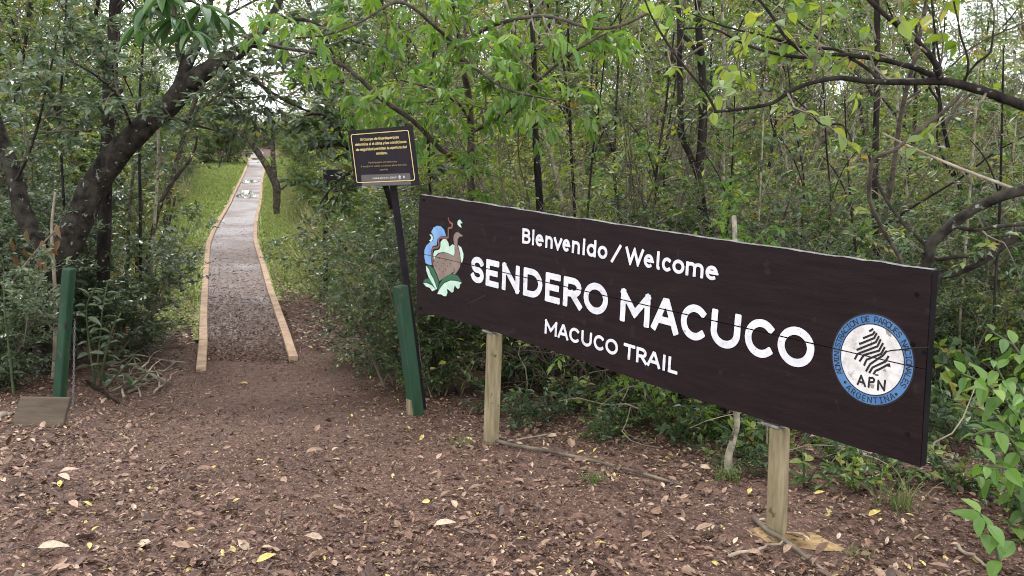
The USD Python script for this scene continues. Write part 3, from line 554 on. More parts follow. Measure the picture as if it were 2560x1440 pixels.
def side_shoots(lines, rads, R, spacing, length, t0=.2, up=.3, shrink=.5, fwd=.5, flat_=1.0):
    """start, direction, length of shoots along polylines"""
    P, D, L, Rd = [], [], [], []
    for ln, r in zip(lines, rads):
        seg = np.linalg.norm(np.diff(ln, axis=0), axis=1); tot = seg.sum(); n = max(1, int(tot * (1 - t0) / spacing)); cum = np.r_[0, np.cumsum(seg)]
        for t in t0 + (1 - t0) * (np.arange(n) + R.random(n)) / n:
            s = t * tot; i = min(np.searchsorted(cum, s) - 1, len(seg) - 1); i = max(i, 0); f = (s - cum[i]) / seg[i]
            tan = unit(ln[i + 1] - ln[i]); a = R.uniform(0, 2 * np.pi); o = np.array([math.cos(a), math.sin(a), R.normal(0, .4) * flat_])
            o = unit(o - tan * (o @ tan)); P.append(ln[i] + (ln[i + 1] - ln[i]) * f); D.append(unit(o + tan * fwd + [0, 0, up])); L.append(length * (1 - shrink * t) * R.uniform(.5, 1.25)); Rd.append(np.interp(t, np.linspace(0, 1, len(r)), r))
    return np.array(P), np.array(D), np.array(L), np.array(Rd)
def clothe(lines, rads, R, br_sp, br_len, tw_sp, tw_len, t0=.25, up=.3, leaf=None, br_up=.06, wig=.22, shrink=.4, leafless=0.0, colour=None):
    """branches, twigs and leaves on given stems -> (wood mesh, leaf mesh)"""
    P, D, L, Rd = side_shoots(lines, rads, R, br_sp, br_len, t0, up, shrink)
    bl, br, P0, P1, A0, A1 = [], [], [], [], [], []
    for p, d, l, r in zip(P, D, L, Rd):
        w = walk(p, d, l, 4, wig, br_up, R); r0 = min(r * .6, .004 + l * .008); rr = np.linspace(r0, .0022, 5); bl.append(w); br.append(rr)
        P0 += list(w[:-1]); P1 += list(w[1:]); A0 += list(rr[:-1]); A1 += list(rr[1:])
    TP, TD, TL, _ = side_shoots(bl, br, R, tw_sp, tw_len, .12, .12, .25, .7)
    ends = np.array([w[-1] for w in bl]); ed = np.array([unit(w[-1] - w[-2]) for w in bl])
    TP, TD, TL = np.vstack([TP, ends]), np.vstack([TD, ed]), np.concatenate([TL, np.full(len(ends), tw_len)])
    TE = TP + TD * TL[:, None]; TE[:, 2] -= .25 * TL * (leaf or {}).get('sag', .25) / .25
    wood = cat_mesh([segs(np.array(P0), np.array(P1), np.array(A0), np.array(A1), 4), segs(TP, TE, np.full(len(TP), .0022), np.full(len(TP), .001), 3)])
    keep = R.random(len(TP)) >= leafless; base = R.uniform(.2, .6) if colour is None else colour
    TC = np.clip(base + R.normal(0, .2, len(TP)), 0, 1)
    return wood, twig_leaves(TP[keep], TD[keep], TL[keep], TC[keep], R, **leaf)
def stems_mesh(lines, rads, sides=6, rough=.12): return cat_mesh([tube(spline(l, max(6, len(l) * 2)), np.interp(np.linspace(0, 1, max(6, len(l) * 2)), np.linspace(0, 1, len(r)), r), sides, rough, i) for i, (l, r) in enumerate(zip(lines, rads))])
def on_sign_face(P):                                                # any of the points in front of the board and over it as seen by the camera
    w = (P - S0) @ e3; P = P[w > -.06]
    if not len(P): return False
    d = P - EYE; t = ((S0 - EYE) @ e3) / (d @ e3); h = EYE + d * t[:, None] - S0; u, v = h @ e1, h @ e2
    return bool(np.any((u > lu - .03) & (u < ru + .03) & (v > np.interp(u, bot_[:, 0], bot_[:, 1]) - .0) & (v < np.interp(u, top_[:, 0], top_[:, 1]) + .01)))
class Form:                                                       # a kind of plant kept as a class prim, referenced by every copy
    def __init__(s, name): 
        p = stage.CreateClassPrim('/World/' + name); s.path = str(p.GetPath()); s.loc = np.zeros(3); UsdGeom.Xform.Define(stage, s.path); stage.GetPrimAtPath(s.path).SetSpecifier(Sdf.SpecifierClass)
def place(form, name, label, cat, p, rz, sc, group=None, parent=None, tilt=(0, 0), szz=1.0):
    x = UsdGeom.Xform.Define(stage, numbered(parent or '/World', name)); x.AddTranslateOp().Set(Gf.Vec3d(*map(float, p)))
    x.AddRotateXYZOp().Set(Gf.Vec3f(float(tilt[0]), float(tilt[1]), float(rz))); x.AddScaleOp().Set(Gf.Vec3f(float(sc), float(sc), float(sc * szz)))
    x.GetPrim().GetReferences().AddInternalReference(form.path); x.GetPrim().SetInstanceable(True); tag(x.GetPrim(), label, cat, group)
def make_bush(name, seed, mat, n_stems=7, H=2.2, spread=.55, leaf=None, br_sp=.085, br_len=.55, tw_sp=.06, tw_len=.2, t0=.06, base_r=.28, stem_r=.012, wood='twig', leafless=0., up=.15):
    R = np.random.default_rng(seed); lines, rads = [], []
    for i in range(n_stems):
        a = R.uniform(0, 2 * np.pi); b = base_r * math.sqrt(R.random()); p = [b * math.cos(a), b * math.sin(a), -.1]; h = H * R.uniform(.65, 1.05); s = spread * R.uniform(.2, 1)
        w = walk(p, [math.cos(a) * s, math.sin(a) * s, 1], h, 9, .13, .04, R); lines.append(w); rads.append(np.linspace(stem_r * R.uniform(.7, 1.3), .003, 10))
    wd, lf = clothe(lines, rads, R, br_sp, br_len, tw_sp, tw_len, t0, up, leaf, leafless=leafless)
    fm = Form(name); fm.pts = lf[0][::3]; obj('stem', cat_mesh([stems_mesh(lines, rads, 5), wd]), wood, fm); obj('foliage', lf[:2], mat, fm, rnd=lf[2])
    return fm
def make_sapling(name, seed, mat, H=6, r=.035, leaf=None, t0=.3, br_sp=.16, br_len=1.0, tw_sp=.11, tw_len=.25, wood='bark_dark', lean=.12, up=.35):
    R = np.random.default_rng(seed); w = walk([0, 0, -.15], [R.normal(0, lean), R.normal(0, lean), 1], H, 14, .07, .03, R); lines, rads = [w], [np.linspace(r, .006, 15)]
    for t in (5, 7, 9):
        a = R.uniform(0, 6.28); w2 = walk(w[t], [math.cos(a) * .8, math.sin(a) * .8, 1], H * .38, 8, .14, .04, R); lines.append(w2); rads.append(np.linspace(r * .45, .004, 9))
    wd, lf = clothe(lines, rads, R, br_sp, br_len, tw_sp, tw_len, t0, up, leaf)
    fm = Form(name); fm.pts = lf[0][::3]; obj('trunk', stems_mesh(lines, rads, 7), wood, fm, smooth=True); cr = thing('crown', parent=fm); obj('branches', wd, 'twig', cr); obj('foliage', lf[:2], mat, cr, rnd=lf[2])
    return fm
small = dict(n=11, size=.058, width=.52, kind=2, droop=.3)
mid = dict(n=10, size=.076, width=.48, kind=2, droop=.45)
lance = dict(n=9, size=.10, width=.36, kind=4, droop=.7, sag=.4)
bushA = [make_bush(f'small_leaf_shrub_form_{i + 1:03d}', 20 + i, 'leaf_small', leaf=small, H=2.1 + .2 * i, n_stems=8, leafless=.1) for i in range(3)]
bushB = [make_bush(f'mid_leaf_shrub_form_{i + 1:03d}', 30 + i, 'leaf_mid', leaf=mid, H=2.3 + .2 * i, n_stems=8, leafless=.1) for i in range(3)]
bushC = [make_bush(f'bright_leaf_shrub_form_{i + 1:03d}', 40 + i, 'leaf_bright', leaf=lance, H=2.3, n_stems=5, br_sp=.11, leafless=.1) for i in range(2)]
bushY = [make_bush(f'yellow_green_shrub_form_{i + 1:03d}', 150 + i, 'leaf_yellow', leaf=dict(small, size=.062), H=2.3, n_stems=7, leafless=.3) for i in range(2)]
bushN = [make_bush(f'bare_shrub_form_{i + 1:03d}', 160 + i, 'leaf_yellow', leaf=dict(small, n=4), H=2.9, n_stems=12, leafless=.9, br_sp=.13, br_len=.7, tw_sp=.1, tw_len=.25, stem_r=.011, wood='bark_brown' if i else 'twig') for i in range(2)]
bushG = [make_bush(f'grey_leaf_shrub_form_{i + 1:03d}', 50 + i, 'leaf_grey', leaf=dict(small, size=.078, width=.48), H=2.3, n_stems=8, leafless=.08) for i in range(2)]
bushT = [make_bush(f'twiggy_shrub_form_{i + 1:03d}', 60 + i, 'leaf_mid' if i else 'leaf_yellow', leaf=dict(small, n=7), H=2.8, n_stems=11, leafless=.55, wood='twig_pale' if i else 'twig') for i in range(2)]
low = [make_bush(f'low_plant_form_{i + 1:03d}', 70 + i, 'leaf_mid' if i else 'leaf_small', leaf=dict(n=6, size=.06, width=.5, kind=4, droop=.3), H=.42, n_stems=6, spread=.9, br_sp=.07, br_len=.16, tw_sp=.06, tw_len=.08, base_r=.14, stem_r=.004, wood='stem_green') for i in range(2)]
sapA = [make_sapling(f'dark_sapling_form_{i + 1:03d}', 80 + i, 'leaf_mid', leaf=dict(mid, kind=2), H=6.5, t0=.25) for i in range(3)]
def make_tree(name, seed, mat, H=10, leaf=None, wood='bark_dark'):
    R = np.random.default_rng(seed); w = walk([0, 0, -.2], [R.normal(0, .1), R.normal(0, .1), 1], H, 14, .06, .03, R); lines, rads = [w], [np.linspace(.085, .01, 15)]
    for t in (3, 4, 6, 8, 9):
        a = R.uniform(0, 6.28); w2 = walk(w[t], [math.cos(a), math.sin(a), .8], H * .4, 8, .14, .03, R); lines.append(w2); rads.append(np.linspace(.04, .006, 9))
    wd, lf = clothe(lines, rads, R, .2, 1.5, .14, .38, .12, .15, leaf)
    fm = Form(name); obj('trunk', stems_mesh(lines, rads, 7), wood, fm, smooth=True); cr = thing('crown', parent=fm); obj('branches', wd, 'twig', cr); obj('foliage', lf[:2], mat, cr, rnd=lf[2])
    return fm
trees = [make_tree(f'forest_tree_form_{i + 1:03d}', 120 + i, ('leaf_mid', 'leaf_small', 'leaf_yellow')[i], H=9.5 + i, leaf=dict(n=8, size=.12, width=.5, kind=2, droop=.5)) for i in range(3)]
def make_pole(name, seed, wood, H=7, r=.03):
    R = np.random.default_rng(seed); w = walk([0, 0, -.15], [R.normal(0, .1), R.normal(0, .1), 1], H, 14, .06, .03, R); lines, rads = [w], [np.linspace(r, r * .5, 15)]
    for t in (3, 5, 7, 8): a = R.uniform(0, 6.28); lines.append(walk(w[t], [math.cos(a), math.sin(a), .9], 1.8, 7, .16, .03, R)); rads.append(np.linspace(r * .4, .003, 8))
    wd, lf = clothe(lines, rads, R, .3, .7, .16, .2, .35, .2, mid); fm = Form(name); fm.pts = lf[0][::3]; obj('trunk', stems_mesh(lines, rads, 7), wood, fm, smooth=True); cr = thing('crown', parent=fm); obj('branches', wd, 'twig', cr); obj('foliage', lf[:2], 'leaf_mid', cr, rnd=lf[2]); return fm
poles = [make_pole('dark_pole_form', 140, 'bark_dark'), make_pole('brown_pole_form', 141, 'bark_brown', r=.022), make_pole('pale_pole_form', 142, 'bark_pale', r=.018)]
sapB = [make_sapling(f'pale_sapling_form_{i + 1:03d}', 90 + i, 'leaf_yellow', leaf=dict(mid, n=7), H=7, wood='bark_lichen', t0=.35) for i in range(2)]

# forest: individual shrubs and saplings near, one mass of woods beyond
R = np.random.default_rng(11)
SL = np.array([*(uv(1043, 700)), 0]); sL3, sR3 = sp3(lu, 0), sp3(ru, 0)
def behind_sign(x, y):                                             # distance behind the line of the sign, positive away from the camera
    return -((np.array([x, y, 0]) - S0) @ np.array([e3[0], e3[1], 0])) / math.hypot(e3[0], e3[1])
def allowed(x, y, r):
    xl_, xr_ = path_edges(y)
    if y > Y0 - 1.5 and xl_ - 1.2 - r * .8 - (1.2 if y > 16 else 0) < x < xr_ + (1.2 if y > 13 else 1.3) + r * .9 + (.9 if y > 18 else 0): return False
    right = x > path_x(max(y, Y0))
    if right and x > .30 * y and y < 6.7: return False
    if right: return behind_sign(x, y) > 1.05 + r * .5 and y > 5.0
    return y > 8.0 + r * .5 and x < -2.0
cells, pts_near, pts_far = {}, [], []
for k in range(20000):
    y = 4.8 + 41 * R.random() ** 1.35; x = R.uniform(-.66, .66) * (y + 1.5); r = R.uniform(.5, .9) * (1 if y < 14 else 1.5)
    if not allowed(x, y, r): continue
    if any((x - a) ** 2 + (y - b) ** 2 < ((.45 if y < 8 else .52 if y < 13 else .58) * (r + c)) ** 2 for a, b, c in pts_near + pts_far): continue
    (pts_near if y < 12.5 else pts_far).append((x, y, r))
print('plants', len(pts_near), len(pts_far))
def project(p): d = np.asarray(p) - EYE; return 1280 + FPX * (d @ _R) / (d @ _F), 720 - FPX * (d @ _U) / (d @ _F)
def where(x, y, left):
    px = project((x, y, gz(x, y) + 1.2))[0]
    if left: return 'left of the left green post' if px < 150 else 'behind the left green post' if px < 240 else 'beside the grass verge'
    for lim, w in ((900, 'beside the far notice'), (1040, 'behind the notice board'), (1180, 'behind the bird emblem'), (1300, 'behind the S of SENDERO'), (1430, 'behind the word Bienvenido'), (1560, 'behind the middle of the sign'), (1700, 'behind the word Welcome'), (1860, 'behind the A of MACUCO'), (2050, 'behind the end of MACUCO'), (2200, 'behind the round emblem'), (2340, 'behind the right end of the sign')):
        if px < lim: return w
    return 'right of the welcome sign'
rows = lambda y: 'in the front thicket' if y < 6.8 else 'in the second thicket row' if y < 8.6 else 'deep in the thicket' if y < 10.5 else 'in the back thicket'
made = {}
for x, y, r in pts_near:
    rt_ = x > path_x(max(y, Y0)); rz = R.uniform(0, 360); c = R.random(); p = (x, y, float(gz(x, y)))
    if rt_: pick = ((.32, bushA, 'leafy_shrub', 'small-leaved dark green shrub'), (.58, bushB, 'leafy_shrub', 'mid-green leafy shrub'), (.66, bushC, 'leafy_shrub', 'bright green narrow-leaved shrub'), (.78, bushT, 'twiggy_shrub', 'sparse twiggy pale shrub'), (.91, poles, 'thin_tree', 'thin bare-stemmed tree'), (1.01, sapA, 'sapling', 'young leafy tree'))
    else: pick = ((.5, bushG, 'leafy_shrub', 'grey-green glossy shrub'), (.76, bushA, 'leafy_shrub', 'small-leaved dark green shrub'), (.87, poles, 'thin_tree', 'thin bare-stemmed tree'), (1.01, sapA, 'sapling', 'young leafy tree'))
    f, n, kd = next((b[R.integers(len(b))], n_, k_) for lim, b, n_, k_ in pick if c < lim)
    if R.random() < .13 and y > 5.6: f, n, kd = bushN[R.integers(2)], 'bare_shrub', 'nearly leafless brown shrub'
    if rt_ and n == 'leafy_shrub' and y > 7.6 and R.random() < .22: f, n, kd = bushY[R.integers(2)], 'leafy_shrub', 'yellow-green airy shrub'
    if n == 'twiggy_shrub' and y < 7.6: f, n, kd = bushA[R.integers(3)], 'leafy_shrub', 'small-leaved dark green shrub'
    
    if rt_ and n in ('sapling', 'thin_tree') and behind_sign(x, y) < 2.3: f, n, kd = bushB[R.integers(3)], 'leafy_shrub', 'mid-green leafy shrub'
    lb = f'{kd} {rows(y)} {where(x, y, not rt_)}'
    tall = n in ('sapling', 'thin_tree'); sc_ = R.uniform(.75, 1.05) if tall else r / .78 * R.uniform(.9, 1.2); tl_ = (0, 0)
    if rt_ and behind_sign(x, y) < 3.2 and y < 9:
        ok = False
        for _ in range(10):
            a_r = math.radians(rz); Q = f.pts * sc_; Q = np.stack([Q[:, 0] * math.cos(a_r) - Q[:, 1] * math.sin(a_r), Q[:, 0] * math.sin(a_r) + Q[:, 1] * math.cos(a_r), Q[:, 2]], -1) + p
            if not on_sign_face(Q): ok = True; break
            rz = R.uniform(0, 360); sc_ *= .97
        if not ok: continue
    elif tall: tl_ = (R.normal(0, 4), R.normal(0, 4))
    made.setdefault(lb, []).append((f, n, 'young tree' if tall else 'shrub', p, rz, sc_, tl_))
for lb, items in made.items():
    for f, n, ct, p, rz, sc_, tl_ in items: place(f, n, lb, ct, p, rz, sc_, lb.split(' deep in ')[0].split(' in the ')[0] + 's alike' if len(items) > 1 else None, tilt=tl_)
# beyond: one mass
forms = bushA + bushB + bushN + bushY + bushY + poles + sapB + sapA + trees; NB = 12; NT = 20
pi = UsdGeom.PointInstancer.Define(stage, '/World/distant_woods'); tag(pi.GetPrim(), 'tangled green woods filling the background', None, None, 'stuff')
tg = []
for i, f in enumerate(forms):
    x = UsdGeom.Xform.Define(stage, f'/World/distant_woods/plant_form_{i:03d}'); x.GetPrim().GetReferences().AddInternalReference(f.path); tg.append(x.GetPath())
pi.CreatePrototypesRel().SetTargets(tg)
pos, ids, ori, scl = [], [], [], []
overpath = [(-1, 21, 3.4), (1, 25, 3.4), (-1, 31, 3.6)]
for k in range(3000):                                             # both sides of the far path and round its end
    y = R.uniform(44, 125); px_ = float(path_x(y)); x = px_ + R.choice([-1, 1]) * R.uniform(1.6, 22) if y < 88 else px_ + R.uniform(-25, 25); r = 1.7
    if any((x - a) ** 2 + (y - b) ** 2 < 2.6 ** 2 for a, b, c in pts_far if b > 40): continue
    r = 1.2 if y > 58 and abs(x - float(path_x(min(y, 80))) * max(1, y / 80)) < 6 else r
    pts_far.append((x, y, r))
    if len(pts_far) > 900: break
print('far', len(pts_far))
for x, y, r in pts_far:
    sap = r != 1.2 and R.random() < (.3 if y < 24 else .45); ids.append(int(R.integers(NB, NT if y < 27 else len(forms)) if sap else R.integers(0, NB))); pos.append((x, y, float(gz(x, y))))
    a = R.uniform(0, 2 * np.pi); ori.append(Gf.Quath(math.cos(a / 2), 0, 0, math.sin(a / 2))); s = (R.uniform(.8, 1.25) if sap else r / .8 * R.uniform(.8, 1.15)) ; scl.append((s, s, s))
for yy_ in np.arange(15.5, 75, 1.15):
    for sd_ in (-1, 1):
        if sd_ > 0 and yy_ < 17: continue
        w_ = (2.25 if sd_ < 0 else 1.95) + R.uniform(0, .7) + (.02 * (yy_ - 15)); xx_ = float(path_x(yy_)) + sd_ * w_; ids.append(int(R.choice([0, 1, 2, 3, 4, 5, 6 if sd_ > 0 else 0, 8, 9]))); pos.append((xx_, yy_, float(gz(xx_, yy_))))
        a = R.uniform(0, 2 * np.pi); ori.append(Gf.Quath(math.cos(a / 2), 0, 0, math.sin(a / 2))); s = R.uniform(.55, 1.0); scl.append((s, s, s))
for sd_, yy_, off in overpath:
    ids.append(len(forms) - 1 - int(R.integers(3)) if yy_ > 20 else int(R.integers(NB + 3, NT))); xx_ = float(path_x(yy_)) + sd_ * off; pos.append((xx_, yy_, float(gz(xx_, yy_)))); ori.append(Gf.Quath(1, 0, 0, 0)); s = .95; scl.append((s, s, s))
pi.CreatePositionsAttr([Gf.Vec3f(*p) for p in pos]); pi.CreateProtoIndicesAttr(ids); pi.CreateOrientationsAttr(ori); pi.CreateScalesAttr([Gf.Vec3f(*s) for s in scl])

# ------------------------------------------------------------------ trees drawn limb by limb
def limb(pts, n=None):
    """pts: (px, py, distance, radius in px) -> points, radii in metres"""
    P = np.array([at(a, b, y) for a, b, y, r in pts]); r = np.array([k / FPX * y for a, b, y, k in pts]); n = n or max(8, len(pts) * 6)
    d = np.r_[0, np.cumsum(np.linalg.norm(np.diff(P, axis=0), axis=1))]; s = np.linspace(0, d[-1], n)
    return PchipInterpolator(d, P)(s), np.interp(s, d, r)
def rooted(px, py, r, extra=.15):
    g_ = ground(px, py); return g_
def tree(name, label, limbs, bark, leafspec=None, mat='leaf_mid', seed=0, cat='tree', root=None, smooth=True, thin=1.0, **kw):
    L = [(a_, b_ * thin) for a_, b_ in (limb(l) for l in limbs)]
    base = L[0][0][0].copy() if root is None else root
    t = thing(name, label, cat, base); ms = []
    for i, (P, r) in enumerate(L):
        m = tube(P, r, 14 if r.max() > .05 else 9 if r.max() > .02 else 6, .22 if r.max() > .05 else .2, seed + i)
        obj('trunk' if i == 0 else 'limb', m, bark, t, smooth=True)
    if leafspec:
        Rr = np.random.default_rng(seed + 100); kk = dict(br_sp=.2, br_len=.6, tw_sp=.1, tw_len=.22, t0=.2, up=.2); kk.update(kw); use = kk.pop('use', range(len(L)))
        wd, lf = clothe([L[i][0] for i in use], [L[i][1] for i in use], Rr, leaf=leafspec, **kk)
        nv = len(LEAF[leafspec['kind']][0]); C_ = lf[0].reshape(-1, nv, 3); bad = np.array([w_ > -.1 and on_sign_face(q_) for w_, q_ in zip(((C_ - S0) @ e3).max(1), C_)])
        if bad.any(): print(name, label, 'leaves off the sign', bad.sum())
        C_ = C_[~bad]; lf = (C_.reshape(-1, 3), (LEAF[leafspec['kind']][1][None] + (np.arange(len(C_)) * nv)[:, None, None]).reshape(-1, 3), lf[2].reshape(-1, nv)[~bad].ravel())
        c = thing('crown', parent=t); obj('branches', wd, 'twig', c); obj('foliage', lf[:2], mat, c, rnd=lf[2])
    return t
gl = ground(118, 935); yl = gl[1]
tree('leaning_tree', 'old dark tree whose lichen-spotted trunk leans right across the top left', [
    [(112, 965, yl, 40), (112, 900, yl, 36), (122, 780, yl, 37), (140, 680, yl, 38), (190, 570, yl, 40), (235, 470, yl, 38), (290, 390, yl - .05, 36), (350, 325, yl - .1, 34), (430, 255, yl - .1, 31), (490, 195, yl - .1, 27), (560, 150, yl - .1, 22), (620, 110, yl - .1, 17), (680, 40, yl, 12), (720, -60, yl, 9)],
    [(130, 700, yl + .02, 27), (100, 620, yl + .05, 26), (62, 540, yl + .1, 26), (35, 440, yl + .1, 24), (0, 340, yl + .15, 22), (-40, 220, yl + .2, 19)],
    [(425, 262, yl - .1, 25), (455, 205, yl - .05, 21), (470, 150, yl, 19), (495, 105, yl, 15), (520, 40, yl + .1, 10), (530, -50, yl + .2, 7)],
    [(470, 160, yl, 9), (445, 130, yl + .1, 7), (440, 70, yl + .1, 5), (430, 10, yl + .1, 4)],
    [(555, 152, yl - .1, 7), (640, 205, yl - .2, 5), (720, 255, yl - .3, 4), (800, 290, yl - .3, 2)], [(480, 205, yl - .1, 6), (545, 235, yl - .3, 4), (600, 245, yl - .4, 3), (655, 240, yl - .4, 2)],
    [(620, 110, yl - .1, 7), (700, 140, yl + .1, 5), (790, 185, yl + .2, 4), (860, 230, yl + .3, 2)], [(680, 40, yl, 6), (760, 50, yl + .2, 5), (850, 90, yl + .3, 4), (940, 120, yl + .4, 2)], [(400, 285, yl - .1, 6), (480, 310, yl - .3, 4), (550, 330, yl - .4, 2)],
    [(330, 330, yl - .1, 5), (300, 250, yl - .4, 4), (240, 190, yl - .6, 3), (170, 150, yl - .7, 2)], [(40, 450, yl, 5), (90, 330, yl - .3, 4), (120, 200, yl - .5, 3), (150, 60, yl - .6, 2)]], 'bark_lichen', dict(small, kind=4, size=.075), 'leaf_grey', 3, thin=.86, use=[2, 3, 4, 5, 6, 7, 8, 9, 10], br_sp=.075, br_len=.55, tw_sp=.075, t0=.15)
tree('upright_tree', 'straight dark trunk rising behind the leaning tree', [[(258, 700, yl + .4, 16), (262, 560, yl + .4, 16), (268, 360, yl + .35, 16), (275, 220, yl + .35, 16), (283, 100, yl + .35, 15), (292, -60, yl + .35, 14)]], 'bark_dark', dict(small), 'leaf_small', 5, t0=.45, br_sp=.08, br_len=.7)
tree('slender_sapling', 'pale thin bare sapling standing just left of the left green post', [[(130, 975, yl - .25, 6), (138, 850, yl - .25, 6), (136, 700, yl - .25, 5), (130, 600, yl - .25, 4), (138, 480, yl - .25, 3)]], 'twig_pale', None, cat='tree', seed=6)
ys_ = ground(292, 838)[1]
tree('forked_shrub', 'forked shrub with bare curving dark stems beside the grass verge', [
    [(288, 850, ys_, 9), (312, 800, ys_, 9), (338, 745, ys_, 9), (358, 690, ys_, 8), (372, 640, ys_, 7), (385, 570, ys_, 6), (410, 490, ys_, 5.5), (450, 430, ys_, 5), (480, 390, ys_, 4), (492, 340, ys_ - .1, 3)],
    [(366, 655, ys_, 5), (400, 605, ys_, 4), (428, 540, ys_, 3), (438, 490, ys_, 2.5)], [(345, 730, ys_, 5), (340, 620, ys_, 4), (355, 520, ys_, 3), (350, 440, ys_, 2)], [(300, 830, ys_, 5), (318, 700, ys_, 5), (322, 560, ys_, 4), (335, 420, ys_, 3)],
    [(325, 835, ys_ + .1, 4), (345, 690, ys_ + .1, 4), (352, 560, ys_ + .1, 3)]], 'bark_brown', dict(mid, size=.06), 'leaf_mid', 8, cat='shrub', br_sp=.1, br_len=.32, tw_sp=.08, tw_len=.14, t0=.15)
# right: low horizontal limb with large yellowing leaves
yr = 4.9
RL = dict(n=3, size=.085, width=.62, kind=24, droop=.8, sag=.2, upn=.8)
tree('spreading_tree', 'tree spreading long nearly level dark branches in from the right edge', [
    [(2720, 330, yr + .2, 19), (2570, 268, yr, 17), (2440, 222, yr, 15), (2355, 203, yr, 14), (2270, 206, yr, 10), (2170, 203, yr - .05, 9), (2100, 195, yr - .1, 8), (2050, 202, yr - .1, 7), (1980, 225, yr - .15, 7), (1930, 258, yr - .15, 6), (1870, 270, yr - .2, 6), (1785, 279, yr - .2, 5)],
    [(1790, 279, yr - .2, 4.5), (1760, 225, yr - .2, 4.5), (1710, 165, yr - .2, 4), (1660, 95, yr - .2, 4), (1620, 20, yr - .2, 3), (1600, -40, yr - .2, 3)],
    [(2350, 200, yr, 11), (2280, 168, yr + .05, 9), (2180, 145, yr + .1, 8), (2080, 136, yr + .1, 7), (2000, 143, yr + .1, 6), (1930, 132, yr + .15, 5), (1850, 105, yr + .2, 4), (1770, 70, yr + .2, 3.5), (1690, 75, yr + .2, 3)],
    [(2350, 200, yr, 12), (2322, 135, yr - .1, 10), (2270, 82, yr - .1, 9), (2222, 45, yr - .15, 8.5), (2160, -15, yr - .2, 8)],
    [(2200, 198, yr, 6), (2135, 150, yr + .1, 5.5), (2080, 122, yr + .15, 5), (2020, 120, yr + .2, 5), (1930, 95, yr + .2, 4), (1800, 62, yr + .3, 3), (1720, 30, yr + .3, 2)],
    [(2020, 140, yr + .1, 6), (1960, 88, yr + .1, 6), (1930, 40, yr + .1, 5), (1880, -20, yr + .1, 5)],
    [(2355, 185, yr, 4), (2340, 95, yr, 4), (2328, -10, yr, 3)], [(2412, 205, yr, 4), (2420, 150, yr - .05, 4), (2400, 80, yr - .05, 3.5), (2382, -10, yr, 3)],
    [(2405, 208, yr, 4), (2440, 160, yr, 4), (2478, 125, yr, 4), (2485, 60, yr, 3), (2470, -20, yr, 3)], [(2130, 355, yr - .1, 3), (2095, 310, yr - .1, 3), (2060, 312, yr - .1, 3), (2020, 275, yr - .15, 3), (1985, 245, yr - .15, 3)]],
    'bark_dark', RL, 'leaf_yellow', 13, br_sp=.2, br_len=.55, tw_sp=.13, tw_len=.16, t0=.12, up=.15, wig=.3, leafless=.38, colour=.4, thin=.74)
tree('bent_vine', 'thin bent vine looping down from the level branch to the thicket at right', [[(2405, 232, yr - .1, 5), (2360, 278, yr - .1, 5), (2290, 332, yr - .1, 5), (2240, 372, yr - .1, 5), (2180, 404, yr - .1, 5), (2172, 480, yr - .05, 5), (2200, 560, yr, 5), (2235, 620, yr + .05, 5), (2262, 680, yr + .1, 5), (2280, 900, yr + .3, 6)],
    [(2430, 235, yr - .15, 4), (2385, 276, yr - .15, 4), (2366, 318, yr - .15, 3)]], 'bark_brown', None, cat='vine', seed=31)
tree('bare_stick', 'long straight pale stick slanting down to the right through the thicket', [[(2205, 333, yr + .3, 3), (2350, 400, yr + .25, 3.5), (2450, 440, yr + .2, 4), (2560, 480, yr + .15, 4)]], 'twig_pale', None, cat='stick', seed=32)
ym = 5.0
tree('mossy_tree', 'mossy trunk forking low behind the right end of the welcome sign', [
    [(2318, 760, ym, 14), (2315, 690, ym, 14), (2325, 620, ym, 15), (2370, 570, ym, 14), (2440, 520, ym, 13), (2500, 492, ym - .05, 14), (2600, 470, ym - .1, 14)],
    [(2318, 900, ym, 14), (2322, 800, ym, 13), (2350, 695, ym, 8), (2400, 680, ym, 8), (2470, 645, ym - .1, 9), (2520, 605, ym - .1, 10), (2600, 565, ym - .15, 11)],
    [(2470, 645, ym - .1, 7), (2400, 640, ym - .1, 6), (2350, 648, ym, 5), (2300, 640, ym, 4)], [(2380, 562, ym, 5), (2440, 575, ym - .1, 5), (2500, 565, ym - .15, 5), (2580, 560, ym - .2, 5)],
    [(2325, 620, ym, 5), (2260, 560, ym + .05, 5), (2200, 470, ym + .1, 4), (2170, 380, ym + .1, 3)]], 'bark_lichen', dict(mid, size=.06), 'leaf_mid', 41, t0=.35, br_sp=.4, br_len=.35)
yc = 7.2
tree('slim_tree', 'slim nearly black twin-stemmed tree behind the middle of the sign', [
    [(1790, 760, yc, 14), (1782, 640, yc, 13), (1768, 580, yc, 12), (1752, 500, yc, 12), (1748, 430, yc, 11), (1757, 320, yc, 11), (1756, 200, yc, 10), (1748, 90, yc, 9), (1744, -40, yc, 8)],
    [(1746, 440, yc, 8), (1728, 395, yc, 8), (1703, 330, yc, 8), (1700, 200, yc, 7), (1698, 60, yc, 6), (1690, -40, yc, 5)], [(1752, 170, yc, 5), (1735, 120, yc, 5), (1706, 88, yc, 5)]], 'bark_dark', dict(mid), 'leaf_mid', 45, use=[0, 1], t0=.5, br_sp=.2, br_len=.9)
tree('slim_tree', 'single thin black trunk behind the word Bienvenido on the sign', [[(1356, 700, yc + .4, 10), (1350, 530, yc + .4, 10), (1344, 430, yc + .4, 9), (1337, 300, yc + .4, 8), (1336, 180, yc + .4, 7), (1330, 60, yc + .4, 6), (1322, -40, yc + .4, 5)]], 'bark_dark', dict(mid), 'leaf_mid', 47, t0=.45, br_sp=.18, br_len=.8)
